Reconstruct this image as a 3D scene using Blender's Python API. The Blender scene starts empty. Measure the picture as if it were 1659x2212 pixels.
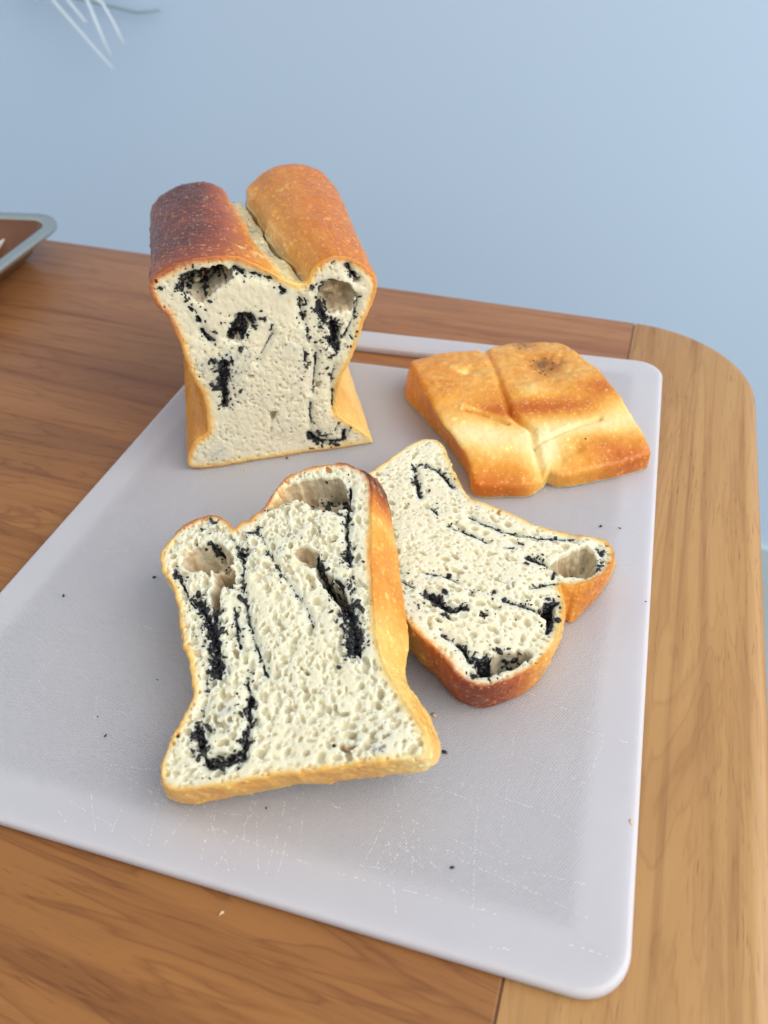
import bpy, bmesh, math, random
import numpy as np
import openvdb
from mathutils import Matrix, Vector

# ------------------------------------------------------------------ camera
# world: origin under the camera on the top of the cutting board, x along the
# board's far edge, y away from the camera, z up (metres)
H = 0.27
PC = np.array([829.5, 1106.0]); PF = 1676.33
_ex = np.array([6740.06, 1113.95, -PF]); _ex /= np.linalg.norm(_ex)
_ey = np.array([667.596, -1516.708, PF]); _ey /= np.linalg.norm(_ey)
_ez = np.cross(_ex, _ey)
RW = np.array([_ex, _ey, _ez])
sc = bpy.context.scene
C = sc.collection
cam_d = bpy.data.cameras.new('camera')
cam = bpy.data.objects.new('camera', cam_d); C.objects.link(cam)
r_, d_, f_ = RW[:, 0], RW[:, 1], RW[:, 2]
cam.matrix_world = Matrix(((r_[0], -d_[0], -f_[0], 0), (r_[1], -d_[1], -f_[1], 0),
                           (r_[2], -d_[2], -f_[2], H), (0, 0, 0, 1)))
cam_d.sensor_fit = 'VERTICAL'; cam_d.sensor_height = 36; cam_d.sensor_width = 27
cam_d.lens = 36 * PF / 2212
cam_d.clip_start = 0.01; cam_d.clip_end = 50
cam_d.dof.use_dof = True; cam_d.dof.focus_distance = 0.345; cam_d.dof.aperture_fstop = 10
sc.camera = cam

# ------------------------------------------------------------------ light
w = bpy.data.worlds.new('World'); sc.world = w; w.use_nodes = True
bg = w.node_tree.nodes['Background']
bg.inputs[0].default_value = (0.88, 0.94, 1.0, 1); bg.inputs[1].default_value = 0.84


def area(name, loc, target, sx, sy, power, col):
    l = bpy.data.lights.new(name, 'AREA'); l.shape = 'RECTANGLE'; l.size = sx; l.size_y = sy
    l.energy = power; l.color = col
    o = bpy.data.objects.new(name, l); C.objects.link(o); o.location = loc
    o.rotation_euler = (Vector(target) - Vector(loc)).to_track_quat('-Z', 'Y').to_euler()
    return o


area('window_light', (1.30, 0.05, 1.15), (-0.05, 0.3, 0.0), 1.6, 1.6, 36, (1.0, 0.96, 0.90))
vs = sc.view_settings
vs.view_transform = 'Standard'; vs.look = 'None'; vs.gamma = 1; vs.exposure = -0.08
sc.cycles.use_denoising = True

# ------------------------------------------------------------------ helpers
rng = np.random.default_rng(7); random.seed(7)


def ray(p):
    return RW @ np.array([p[0] - PC[0], p[1] - PC[1], PF])


def at_z(p, z=0.0):
    """pixel -> point on the horizontal plane z"""
    d = ray(p); return d * ((z - H) / d[2]) + np.array([0, 0, H])


def at_plane(p, o, n):
    d = ray(p); c = np.array([0, 0, H]); return c + d * (((o - c) @ n) / (d @ n))


Z1 = lambda q: ((540 + q[0] * .6027) / 1.8228, (600 + q[1] * .6027) / 1.8228)
Z2 = lambda q: ((560 + q[0] * .7595) / 1.8228, (1780 + q[1] * .7595) / 1.8228)
Z3 = lambda q: ((1450 + q[0] * .6329) / 1.8228, (1680 + q[1] * .6329) / 1.8228)
Z4 = lambda q: ((1380 + q[0] * .7595) / 1.8228, (1260 + q[1] * .7598) / 1.8228)


def tag(o, label=None, cat=None, group=None, kind=None):
    if label: o['label'] = label
    if cat: o['category'] = cat
    if group: o['group'] = group
    if kind: o['kind'] = kind
    return o


def empty(name, loc=(0, 0, 0), M=None):
    o = bpy.data.objects.new(name, None); C.objects.link(o); o.empty_display_size = .02
    if M is not None: o.matrix_world = M
    else: o.location = loc
    return o


def mesh_obj(name, v, faces, mat, parent=None, smooth=True, col=None):
    me = bpy.data.meshes.new(name)
    v = np.asarray(v, np.float32)
    if isinstance(faces, np.ndarray):
        k = faces.shape[1]; n = len(faces)
        me.vertices.add(len(v)); me.vertices.foreach_set('co', v.ravel())
        me.loops.add(n * k); me.loops.foreach_set('vertex_index', faces.astype(np.int32).ravel())
        me.polygons.add(n)
        me.polygons.foreach_set('loop_start', np.arange(0, n * k, k, dtype=np.int32))
        me.polygons.foreach_set('loop_total', np.full(n, k, np.int32))
        me.update(calc_edges=True)
    else:
        me.from_pydata([tuple(map(float, p)) for p in v], [], faces); me.update()
    if smooth: me.polygons.foreach_set('use_smooth', np.ones(len(me.polygons), bool))
    if col is not None:
        a = me.color_attributes.new('tint', 'FLOAT_COLOR', 'POINT')
        a.data.foreach_set('color', np.asarray(col, np.float32).ravel())
    me.materials.append(mat)
    o = bpy.data.objects.new(name, me); C.objects.link(o)
    if parent is not None: o.parent = parent
    return o


def lin(r, g, b):
    f = lambda c: (c / 255 / 12.92) if c / 255 <= .04045 else ((c / 255 + .055) / 1.055) ** 2.4
    return np.array([f(r), f(g), f(b)])


# value noise on points (metres * scale)
def vnoise(p, scale, seed=0):
    q = p * scale; i = np.floor(q).astype(np.int64); f = q - i; f = f * f * (3 - 2 * f)
    out = np.zeros(len(p))
    for a in (0, 1):
        for b in (0, 1):
            for c in (0, 1):
                h = ((i[:, 0] + a) * 73856093) ^ ((i[:, 1] + b) * 19349663) ^ ((i[:, 2] + c) * 83492791) ^ (seed * 2654435761)
                h = (h ^ (h >> 13)) * 1274126177 & 0x7fffffff
                h = (h ^ (h >> 11)) & 0xffff
                wt = (f[:, 0] if a else 1 - f[:, 0]) * (f[:, 1] if b else 1 - f[:, 1]) * (f[:, 2] if c else 1 - f[:, 2])
                out += wt * (h / 65535.0)
    return out


def fbm(p, scale, seed=0, n=3):
    s = 0; a = .5; t = 0
    for k in range(n):
        s = s + a * vnoise(p, scale * 2 ** k, seed + k); t += a; a *= .5
    return s / t


def sstep(a, b, x):
    t = np.clip((x - a) / (b - a), 0, 1); return t * t * (3 - 2 * t)


def smooth_poly(P, it=1):
    P = np.asarray(P, float)
    for _ in range(it):
        Q = np.roll(P, -1, 0); P = np.stack([P * .75 + Q * .25, P * .25 + Q * .75], 1).reshape(-1, P.shape[1])
    return P


def sdf2(P, X, Y):
    """signed distance to polygon, negative inside"""
    P = np.asarray(P, np.float32); d = np.full(X.shape, 1e9, np.float32); ins = np.zeros(X.shape, bool)
    n = len(P)
    for i in range(n):
        ax, ay = P[i]; bx, by = P[(i + 1) % n]; ex, ey = bx - ax, by - ay
        wx, wy = X - ax, Y - ay
        t = np.clip((wx * ex + wy * ey) / (ex * ex + ey * ey + 1e-12), 0, 1)
        d = np.minimum(d, (wx - t * ex) ** 2 + (wy - t * ey) ** 2)
        if ey != 0:
            c = ((ay > Y) != (by > Y)) & (X < ex * (Y - ay) / ey + ax); ins ^= c
    d = np.sqrt(d); return np.where(ins, -d, d)


def dline(L, x, y):
    d = np.full(np.shape(x), 1e9, np.float32)
    if len(L) == 1: return np.hypot(x - L[0][0], y - L[0][1])
    for (ax, ay), (bx, by) in zip(L[:-1], L[1:]):
        ex, ey = bx - ax, by - ay; wx, wy = x - ax, y - ay
        t = np.clip((wx * ex + wy * ey) / (ex * ex + ey * ey + 1e-12), 0, 1)
        d = np.minimum(d, np.hypot(wx - t * ex, wy - t * ey))
    return d


def smax(a, b, k):
    h = np.clip(.5 + .5 * (a - b) / k, 0, 1); return b + (a - b) * h + k * h * (1 - h)


# ------------------------------------------------------------------ materials
class NT:
    def __init__(s, name):
        s.m = bpy.data.materials.new(name); s.m.use_nodes = True; s.t = s.m.node_tree; s.n = s.t.nodes
        s.b = s.n['Principled BSDF']

    def new(s, typ, **k):
        n = s.n.new(typ)
        for a, v in k.items():
            if a.startswith('i_'): n.inputs[a[2:].replace('_', ' ')].default_value = v
            else: setattr(n, a, v)
        return n

    def l(s, a, b): s.t.links.new(a, b)

    def coord(s, scale=(1, 1, 1), rot=(0, 0, 0), loc=(0, 0, 0), kind='Object'):
        tc = s.new('ShaderNodeTexCoord'); mp = s.new('ShaderNodeMapping')
        mp.inputs['Scale'].default_value = scale; mp.inputs['Rotation'].default_value = rot; mp.inputs['Location'].default_value = loc
        s.l(tc.outputs[kind], mp.inputs[0]); return mp.outputs[0]

    def noise(s, vec, scale, detail=3, rough=.55, dist=0):
        n = s.new('ShaderNodeTexNoise'); n.inputs['Scale'].default_value = scale; n.inputs['Detail'].default_value = detail
        n.inputs['Roughness'].default_value = rough; n.inputs['Distortion'].default_value = dist
        if vec is not None: s.l(vec, n.inputs['Vector'])
        return n.outputs['Fac']

    def ramp(s, fac, stops):
        r = s.new('ShaderNodeValToRGB'); e = r.color_ramp.elements
        while len(e) < len(stops): e.new(.5)
        for k, (p, c) in enumerate(stops):
            e[k].position = p; e[k].color = (*c, 1) if len(c) == 3 else c
        s.l(fac, r.inputs[0]); return r.outputs[0]

    def mix(s, fac, a, b, mode='MIX'):
        n = s.new('ShaderNodeMix', data_type='RGBA', blend_type=mode)
        for sock, v in ((n.inputs[0], fac), (n.inputs[6], a), (n.inputs[7], b)):
            if isinstance(v, (int, float)): sock.default_value = v
            elif isinstance(v, (tuple, list, np.ndarray)): sock.default_value = (*v[:3], 1)
            else: s.l(v, sock)
        return n.outputs[2]

    def math(s, op, a, b=None):
        n = s.new('ShaderNodeMath', operation=op)
        for k, v in enumerate((a, b)):
            if v is None: continue
            if isinstance(v, (int, float)): n.inputs[k].default_value = v
            else: s.l(v, n.inputs[k])
        return n.outputs[0]

    def bump(s, h, strength, dist, prev=None):
        n = s.new('ShaderNodeBump'); n.inputs['Strength'].default_value = strength; n.inputs['Distance'].default_value = dist
        s.l(h, n.inputs['Height'])
        if prev is not None: s.l(prev, n.inputs['Normal'])
        return n.outputs[0]

    def attr(s, name='tint'):
        a = s.new('ShaderNodeAttribute'); a.attribute_name = name; return a

    def set(s, **k):
        for a, v in k.items():
            sock = s.b.inputs[a.replace('_', ' ')]
            if hasattr(v, 'is_output') or isinstance(v, bpy.types.NodeSocket): s.l(v, sock)
            elif isinstance(v, (tuple, list, np.ndarray)) and len(v) == 3 and sock.type == 'RGBA': sock.default_value = (*v, 1)
            else: sock.default_value = v
        return s.m


def crumb_material():
    s = NT('bread_crumb'); a = s.attr(); v = s.coord()
    n1 = s.noise(v, 900, 2); n2 = s.noise(v, 160, 3)
    c = s.mix(.22, a.outputs['Color'], s.ramp(n2, [(.3, (.86, .80, .66)), (.7, (1, 1, 1))]), 'MULTIPLY')
    vor = s.new('ShaderNodeTexVoronoi', feature='F1'); vor.inputs['Scale'].default_value = 1300; s.l(v, vor.inputs['Vector'])
    b = s.bump(vor.outputs['Distance'], .22, .0005); b = s.bump(n1, .2, .0005, b)
    return s.set(Base_Color=c, Roughness=.62, Normal=b, Subsurface_Weight=1.0, Subsurface_Radius=(.0044, .0038, .0027),
                 Subsurface_Scale=1.0, Specular_IOR_Level=.35)


def crust_material():
    s = NT('bread_crust'); a = s.attr(); v = s.coord()
    n1 = s.noise(v, 320, 4, .6); n2 = s.noise(v, 70, 3)
    c = s.mix(.35, a.outputs['Color'], s.ramp(n2, [(.3, (.74, .62, .48)), (.72, (1, 1, 1))]), 'MULTIPLY')
    vor = s.new('ShaderNodeTexVoronoi', feature='F1'); vor.inputs['Scale'].default_value = 520; vor.inputs['Randomness'].default_value = 1
    s.l(s.mixvec(v, s.noise(v, 240, 2)), vor.inputs['Vector'])
    sel = s.new('ShaderNodeSeparateColor'); s.l(vor.outputs['Color'], sel.inputs[0])
    size = s.math('MULTIPLY', s.math('POWER', sel.outputs[0], 1.6), .44)
    blis = s.math('LESS_THAN', vor.outputs['Distance'], size)
    soft = s.math('MAXIMUM', s.math('SUBTRACT', size, vor.outputs['Distance']), 0.0)
    c = s.mix(s.math('MULTIPLY', blis, .42), c, s.mix(.55, a.outputs['Color'], (.98, .72, .36)))
    c = s.mix(.15, c, s.ramp(n1, [(.3, (.55, .42, .3)), (.65, (1, 1, 1))]), 'MULTIPLY')
    b = s.bump(soft, .25, .0012); b = s.bump(n1, .28, .0010, b); b = s.bump(s.noise(v, 1100, 2), .18, .0005, b)
    rg = s.ramp(n2, [(.3, (.27,) * 3), (.7, (.42,) * 3)])
    return s.set(Base_Color=c, Roughness=rg, Normal=b, Subsurface_Weight=.12, Subsurface_Radius=(.002, .0012, .0005),
                 Subsurface_Scale=1.0, Specular_IOR_Level=.36)


def _mixvec(s, v, n):
    a = s.new('ShaderNodeVectorMath', operation='SCALE'); a.inputs[3].default_value = .0012
    cb = s.new('ShaderNodeCombineXYZ')
    for k in range(3): s.l(n, cb.inputs[k])
    s.l(cb.outputs[0], a.inputs[0])
    d = s.new('ShaderNodeVectorMath', operation='ADD'); s.l(v, d.inputs[0]); s.l(a.outputs[0], d.inputs[1]); return d.outputs[0]


NT.mixvec = _mixvec
M_CRUMB = crumb_material(); M_CRUST = crust_material()
s = NT('black_sesame'); M_SES = s.set(Base_Color=s.mix(s.noise(s.coord(), 900, 2), (.004, .004, .005), (.022, .021, .024)),
                                      Roughness=.38, Specular_IOR_Level=.5)
s = NT('tan_crumb'); M_TAN = s.set(Base_Color=s.mix(s.noise(s.coord(), 1500, 2), (.62, .36, .12), (.85, .66, .38)), Roughness=.7)


def wood(name, c0, c1, c2, seed, rot=0.0, pores=1.0, rings=.45):
    """grain along local x"""
    s = NT(name)
    v = s.coord((1.2, 14, 14), (0, 0, rot), (seed * 1.7, seed * 3.1, seed * .37))
    big = s.noise(v, 2.2, 4, .55, 1.2)
    v2 = s.coord((2.2, 60, 60), (0, 0, rot), (seed, seed * 2.3, 0))
    mid = s.noise(v2, 2.0, 4, .6, .4)
    v3 = s.coord((60, 900, 900), (0, 0, rot), (seed, seed * 5.3, 0))
    fine = s.noise(v3, 1.2, 2, .6)
    c = s.ramp(big, [(.25, c0), (.5, c1), (.78, c2)])
    c = s.mix(.60, c, s.ramp(mid, [(.30, (.52, .40, .30)), (.50, (1, 1, 1))]), 'MULTIPLY')
    fr = s.math('FRACT', s.math('MULTIPLY', big, 11.0))
    c = s.mix(rings, c, s.ramp(fr, [(.0, (.55, .42, .32)), (.16, (1, 1, 1)), (.78, (1, 1, 1)), (1.0, (.70, .58, .46))]), 'MULTIPLY')
    po = s.ramp(fine, [(.28, (.35, .25, .17)), (.40, (1, 1, 1))])
    patch = s.ramp(s.noise(s.coord((4, 14, 14), (0, 0, rot), (seed, 3, 1)), 3, 2), [(.38, (0, 0, 0)), (.62, (1, 1, 1))])
    c = s.mix(s.math('MULTIPLY', patch, .55 * pores), c, s.mix(1.0, c, po, 'MULTIPLY'))
    b = s.bump(fine, .10, .0006)
    b = s.bump(mid, .12, .0008, b)
    return s.set(Base_Color=c, Roughness=s.ramp(mid, [(.3, (.44,) * 3), (.7, (.34,) * 3)]), Normal=b, Specular_IOR_Level=.4,
                 Coat_Weight=.05, Coat_Roughness=.3)


M_WOOD_A = wood('reddish_teak', (.27, .102, .034), (.34, .14, .046), (.39, .17, .058), 1.0)
M_WOOD_B = wood('golden_teak', (.22, .080, .018), (.295, .117, .027), (.35, .15, .038), 2.2, .10, 1.0, .6)
M_WOOD_C = wood('brown_teak', (.20, .080, .026), (.30, .125, .040), (.37, .17, .058), 3.7)
M_WOOD_D = wood('pale_teak', (.35, .172, .056), (.435, .232, .08), (.50, .285, .108), 5.1, .03, 1.5, .28)
M_WOOD_X = wood('dark_teak', (.16, .06, .02), (.22, .09, .03), (.28, .12, .04), 6.3)

s = NT('blue_wall_paint'); v = s.coord()
M_WALL = s.set(Base_Color=s.mix(s.noise(v, 3, 2), (.555, .68, .84), (.575, .70, .855)), Roughness=.75, Specular_IOR_Level=.25,
               Normal=s.bump(s.noise(v, 180, 3), .06, .001))
s = NT('grey_floor'); M_FLOOR = s.set(Base_Color=s.mix(s.noise(s.coord(), 8, 4), (.33, .38, .38), (.42, .46, .45)), Roughness=.5)
s = NT('white_skirting'); M_SKIRT = s.set(Base_Color=s.mix(s.noise(s.coord(), 30, 3), (.50, .60, .64), (.54, .64, .68)), Roughness=.5)


def board_material():
    s = NT('milky_plastic'); v = s.coord()
    n = s.noise(v, 26, 3)
    c = s.mix(n, (.51, .49, .515), (.555, .535, .56))
    # woven moulded texture, fading out toward the smooth rim
    w1 = s.new('ShaderNodeTexWave', wave_type='BANDS', bands_direction='X'); w1.inputs['Scale'].default_value = 330
    w1.inputs['Distortion'].default_value = .6; s.l(s.coord((1, 1, 1), (0, 0, .5)), w1.inputs['Vector'])
    w2 = s.new('ShaderNodeTexWave', wave_type='BANDS', bands_direction='Y'); w2.inputs['Scale'].default_value = 330
    w2.inputs['Distortion'].default_value = .6; s.l(s.coord((1, 1, 1), (0, 0, .5)), w2.inputs['Vector'])
    weave = s.math('MULTIPLY', w1.outputs['Fac'], w2.outputs['Fac'])
    tc = s.new('ShaderNodeTexCoord'); sp = s.new('ShaderNodeSeparateXYZ'); s.l(tc.outputs['Object'], sp.inputs[0])
    fx = s.math('SUBTRACT', .1507, s.math('ABSOLUTE', sp.outputs[0])); fy = s.math('SUBTRACT', .1927, s.math('ABSOLUTE', sp.outputs[1]))
    edge = s.math('MINIMUM', fx, fy)
    mk = s.new('ShaderNodeMapRange', interpolation_type='SMOOTHSTEP'); mk.inputs[1].default_value = .014; mk.inputs[2].default_value = .024
    s.l(edge, mk.inputs[0])
    h = s.math('MULTIPLY', weave, mk.outputs[0])
    b = s.bump(h, .7, .0008)
    b = s.bump(s.noise(v, 900, 2), .12, .0004, b)
    rough = s.mix(mk.outputs[0], (.42,) * 3, (.38,) * 3)
    return s.set(Base_Color=c, Roughness=rough, Normal=b, Subsurface_Weight=.85, Subsurface_Radius=(.012, .012, .014),
                 Subsurface_Scale=1.0, Specular_IOR_Level=.5)


M_BOARD = board_material()
s = NT('knife_scratch'); M_SCR = s.set(Base_Color=s.mix(s.noise(s.coord(), 500, 2), (.72, .72, .74), (.9, .9, .92)), Roughness=.5)
s = NT('worn_steel'); v = s.coord()
M_STEEL = s.set(Base_Color=s.mix(s.noise(v, 60, 3), (.50, .50, .44), (.60, .59, .52)), Metallic=1.0, Roughness=.30,
                Normal=s.bump(s.noise(v, 300, 2), .05, .001))
s = NT('steel_brown_reflection'); v = s.coord()  # tray steel with its brown reflections painted into the base colour
M_BROWN_REFL = s.set(Base_Color=s.mix(s.noise(v, 45, 4), (.10, .035, .016), (.26, .11, .055)), Metallic=.25, Roughness=.24,
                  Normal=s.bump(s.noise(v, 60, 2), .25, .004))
s = NT('white_glaze'); M_GLAZE = s.set(Base_Color=s.mix(s.noise(s.coord(), 40, 2), (.78, .78, .76), (.82, .82, .8)), Roughness=.2)
s = NT('white_stem_plastic'); M_STEM = s.set(Base_Color=s.mix(s.noise(s.coord(), 90, 2), (.62, .71, .78), (.72, .79, .84)), Roughness=.45,
                                             Subsurface_Weight=.3, Subsurface_Radius=(.002, .002, .002), Subsurface_Scale=1.0)
s = NT('grey_green_matte'); M_GREY_GREEN = s.set(Base_Color=s.mix(s.noise(s.coord(), 90, 2), (.28, .37, .41), (.33, .42, .46)), Roughness=.6)

# ------------------------------------------------------------------ setting: wall, floor, table
TT = -0.0056      # table top
ZF = -0.74        # floor


def unit(a): a = np.asarray(a, float); return a / np.linalg.norm(a)


tb0 = at_z((95, 517), TT)[:2]; tb1 = at_z((1365, 697), TT)[:2]
tdir = unit(tb1 - tb0); tnor = np.array([-tdir[1], tdir[0]])
wp = at_z((1652, 1245), ZF)[:2]               # foot of the wall beside the table
wall_c = wp
A0 = wall_c - tdir * 2.2; A1 = wall_c + tdir * 1.6
wt = .06
v = []
for z in (ZF - .02, 1.9):
    for p in (A0, A1, A1 + tnor * wt, A0 + tnor * wt): v.append((*p, z))
tag(mesh_obj('wall', v, [(0, 1, 5, 4), (1, 2, 6, 5), (2, 3, 7, 6), (3, 0, 4, 7), (4, 5, 6, 7), (3, 2, 1, 0)], M_WALL, smooth=False), kind='structure')
v = []
for z in (ZF - .03, ZF):
    for p in (A0 - tnor * 2.2, A1 - tnor * 2.2, A1 + tnor * .01, A0 + tnor * .01): v.append((*p, z))
tag(mesh_obj('floor', v, [(0, 1, 5, 4), (1, 2, 6, 5), (2, 3, 7, 6), (3, 0, 4, 7), (4, 5, 6, 7), (3, 2, 1, 0)], M_FLOOR, smooth=False), kind='structure')
v = []
for z in (ZF, ZF + .07):
    for p in (A0 - tnor * .012, A1 - tnor * .012, A1 + tnor * .002, A0 + tnor * .002): v.append((*p, z))
tag(mesh_obj('skirting_board', v, [(0, 1, 5, 4), (1, 2, 6, 5), (2, 3, 7, 6), (3, 0, 4, 7), (4, 5, 6, 7)], M_SKIRT, smooth=False), kind='structure')


def prism(name, poly, z0, z1, r, mat, parent, frame, seg=5, wts=None):
    """solid from a 2-D outline with rounded top and bottom edges; frame = (origin, xdir) for its own axes.
    poly must be counter-clockwise"""
    o2, xd = frame; yd = np.array([-xd[1], xd[0]])
    P = np.array([[(p - o2) @ xd, (p - o2) @ yd] for p in np.asarray(poly, float)])
    n = len(P); nx = np.roll(P, -1, 0) - P; nx /= np.linalg.norm(nx, axis=1)[:, None]
    pv = np.roll(nx, 1, 0); b = nx + pv; b /= np.linalg.norm(b, axis=1)[:, None]
    inn = np.stack([-b[:, 1], b[:, 0]], 1) / np.clip((b * nx).sum(1), .3, 1)[:, None]
    if wts is not None: inn = inn * np.asarray(wts)[:, None]
    V = []; F = []; rings = []
    prof = []
    for k in range(seg + 1):
        t = math.pi / 2 * k / seg; prof.append((r * (1 - math.cos(t)), z1 - r + r * math.sin(t)))
    prof = [(r * (1 - math.sin(math.pi / 2 * (1 - 0))) if False else r, z0)] + [(0, z0 + r)] + prof
    for ins, z in prof:
        rings.append(len(V)); Q = P + inn * ins
        V += [(q[0], q[1], z) for q in Q]
    for a, bb in zip(rings[:-1], rings[1:]):
        F += [(a + i, a + (i + 1) % n, bb + (i + 1) % n, bb + i) for i in range(n)]
    F.append(tuple(rings[-1] + i for i in range(n))); F.append(tuple(rings[0] + i for i in reversed(range(n))))
    o = mesh_obj(name, V, F, mat, parent, smooth=False)
    o.location = (o2[0], o2[1], 0); o.rotation_euler = (0, 0, math.atan2(xd[1], xd[0]))
    me = o.data
    me.polygons.foreach_set('use_smooth', [len(p.vertices) == 4 for p in me.polygons])
    return o


table = empty('wooden_table', (0, 0.2, ZF))
tag(table, 'teak wooden table with a rounded corner standing before the pale blue wall', 'table')


def under(o, p):            # parent keeping the world placement
    m = o.matrix_basis.copy(); o.parent = p; o.matrix_parent_inverse = Matrix.Translation(-p.location); o.matrix_basis = m


bpy.context.view_layer.update()
s0 = at_z((1371, 697), TT)[:2]; s1 = at_z((1080, 2150), TT)[:2]     # seam of the end board
sd = unit(s0 - s1)
front = s1 - sd * .30
e0 = at_z((1641, 880), TT)[:2]; e1 = at_z((1662, 1345), TT)[:2]     # outer edge of the end board
ed = unit(e0 - e1)
# back right corner = back edge x outer edge
def isect(p, d, q, e):
    m = np.array([d, -e]).T; t = np.linalg.solve(m, q - p); return p + d * t[0]


bc = isect(tb0, tdir, e0, ed)
gap = .0004
Rr = .072
arc = []
cc = bc - tdir * Rr - ed * Rr
for k in range(15):
    t = math.pi / 2 * k / 14; arc.append(cc + ed * 0 + (np.array(-(-tdir)) * math.cos(t) * 0 + tdir * math.cos(t) * Rr + ed * math.sin(t) * Rr))
fe = e1 - ed * .50
seam_back = isect(tb0, tdir, s0, sd)
end_poly = [front + (fe - front) * .004, fe] + arc + [seam_back + tdir * gap]
end_poly = [p - 0 for p in end_poly]
TH = .028
for o in [prism('plank', end_poly, TT - TH, TT, .009, M_WOOD_D, None, (s1, sd), wts=[.03, 1] + list(np.interp(range(15), [0, 9, 14], [1, .6, .12])) + [.03])]: under(o, table)
# planks with grain along the table, seams square to the end board
depth = 0.0
l1 = at_z((274, 953), TT)[:2]; l0 = at_z((50, 909), TT)[:2]
wA = (tb0 - l1) @ tnor
mats = [M_WOOD_A, M_WOOD_B, M_WOOD_C, M_WOOD_C]
off = 0.0
for k, (wd, mt) in enumerate(zip((abs(wA), .33, .20, .14), mats)):
    a = isect(tb0 - tnor * (off + (gap if k else 0)), tdir, s0, sd) - tdir * gap
    b = isect(tb0 - tnor * (off + wd), tdir, s0, sd) - tdir * gap
    L = .95
    p = [b - tdir * L, b, a, a - tdir * L]
    o = prism('plank', p, TT - TH, TT, .0006, mt, None, (b - tdir * .3, tdir), 3); under(o, table)
    off += wd
yj = np.array([-sd[1], sd[0]])
p = [s1 - sd * .30 + yj * .004, s1 - sd * .30 - yj * .004, seam_back - sd * .001 - yj * .004, seam_back - sd * .001 + yj * .004]
under(prism('joint_strip', p, TT - .02, TT - .0008, .0002, M_WOOD_X, None, (s1, sd), 2), table)
# apron and legs under the top
mid = isect(tb0 - tnor * .41, tdir, s0, sd) - tdir * .38
def box(name, c, hx, hy, z0, z1, mat, xd):
    yd = np.array([-xd[1], xd[0]])
    p = [c - xd * hx - yd * hy, c + xd * hx - yd * hy, c + xd * hx + yd * hy, c - xd * hx + yd * hy]
    o = prism(name, p, z0, z1, .002, mat, None, (c, xd), 2); return o


zt = TT - TH + .001
for yy in (-.31, .31): under(box('apron', mid + tnor * yy, .41, .011, zt - .07, zt, M_WOOD_X, tdir), table)
for xx in (-.41, .41): under(box('apron', mid + tdir * xx, .011, .29, zt - .07, zt, M_WOOD_X, tdir), table)
for xx in (-.41, .41):
    for yy in (-.31, .31):
        under(box('leg', mid + tdir * xx + tnor * yy, .026, .026, ZF, zt, M_WOOD_X, tdir), table)

# ------------------------------------------------------------------ cutting board
BX0, BX1, BY0, BY1 = -.2624, .0389, .0905, .4759
bcx, bcy = (BX0 + BX1) / 2, (BY0 + BY1) / 2; hx, hy = (BX1 - BX0) / 2, (BY1 - BY0) / 2


def rrect(hx, hy, r, n=10):
    P = []
    for cx, cy, a0 in ((hx - r, hy - r, 0), (-hx + r, hy - r, 90), (-hx + r, -hy + r, 180), (hx - r, -hy + r, 270)):
        for k in range(n + 1):
            t = math.radians(a0 + 90 * k / n); P.append((cx + r * math.cos(t), cy + r * math.sin(t)))
    return P


def board_mesh():
    bm = bmesh.new()
    th = .0054
    prof = [(0.0012, -th), (.0003, -th + .0006), (0, -th + .0014), (0, -.0022), (.0003, -.0010), (.0009, -.0003), (.0020, 0)]
    sx, sy = -.1105 - bcx, .4434 - bcy
    loops = []
    for hole in (0, 1):
        rings = []
        for ins, z in prof:
            if not hole: P = rrect(hx - ins, hy - ins, .017 - ins * .6)
            else:
                i2 = ins * .3; P = [(sx + a, sy + b) for a, b in rrect(.072 + i2, .0112 + i2, .0105 + i2)]
            rings.append([bm.verts.new((a, b, z)) for a, b in P])
        n = len(rings[0])
        for A, B in zip(rings[:-1], rings[1:]):
            for i in range(n):
                q = (A[i], A[(i + 1) % n], B[(i + 1) % n], B[i])
                bm.faces.new(q if not hole else q[::-1])
        loops.append((rings[0], rings[-1]))
    for k, flip in ((1, False), (0, True)):
        es = []
        for h in (0, 1):
            ring = loops[h][k]; n = len(ring)
            for i in range(n): es.append(bm.edges.get((ring[i], ring[(i + 1) % n])))
        r = bmesh.ops.triangle_fill(bm, use_beauty=True, use_dissolve=False, edges=es)
    bmesh.ops.recalc_face_normals(bm, faces=bm.faces[:])
    me = bpy.data.meshes.new('cutting_board'); bm.to_mesh(me); bm.free()
    me.polygons.foreach_set('use_smooth', [len(p.vertices) == 4 for p in me.polygons])
    me.materials.append(M_BOARD); return me


board = empty('cutting_board', (bcx, bcy, -.0054))
tag(board, 'milky white plastic cutting board with handle slot lying on the table', 'cutting board')
slab = bpy.data.objects.new('board_slab', board_mesh()); C.objects.link(slab); slab.parent = board; slab.location = (0, 0, .0054)
# knife scratches: dotted white cuts, real slivers of raised plastic
V = []; F = []
def dash(x, y, a, L, wd):
    i = len(V); c, s_ = math.cos(a), math.sin(a); z = .0055
    for dx, dy, dz in ((-L, 0, -.0001), (0, -wd, 0), (L, 0, -.0001), (0, wd, 0)):
        V.append((x + dx * c - dy * s_, y + dx * s_ + dy * c, z + dz))
    F.append((i, i + 1, i + 2, i + 3))


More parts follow.
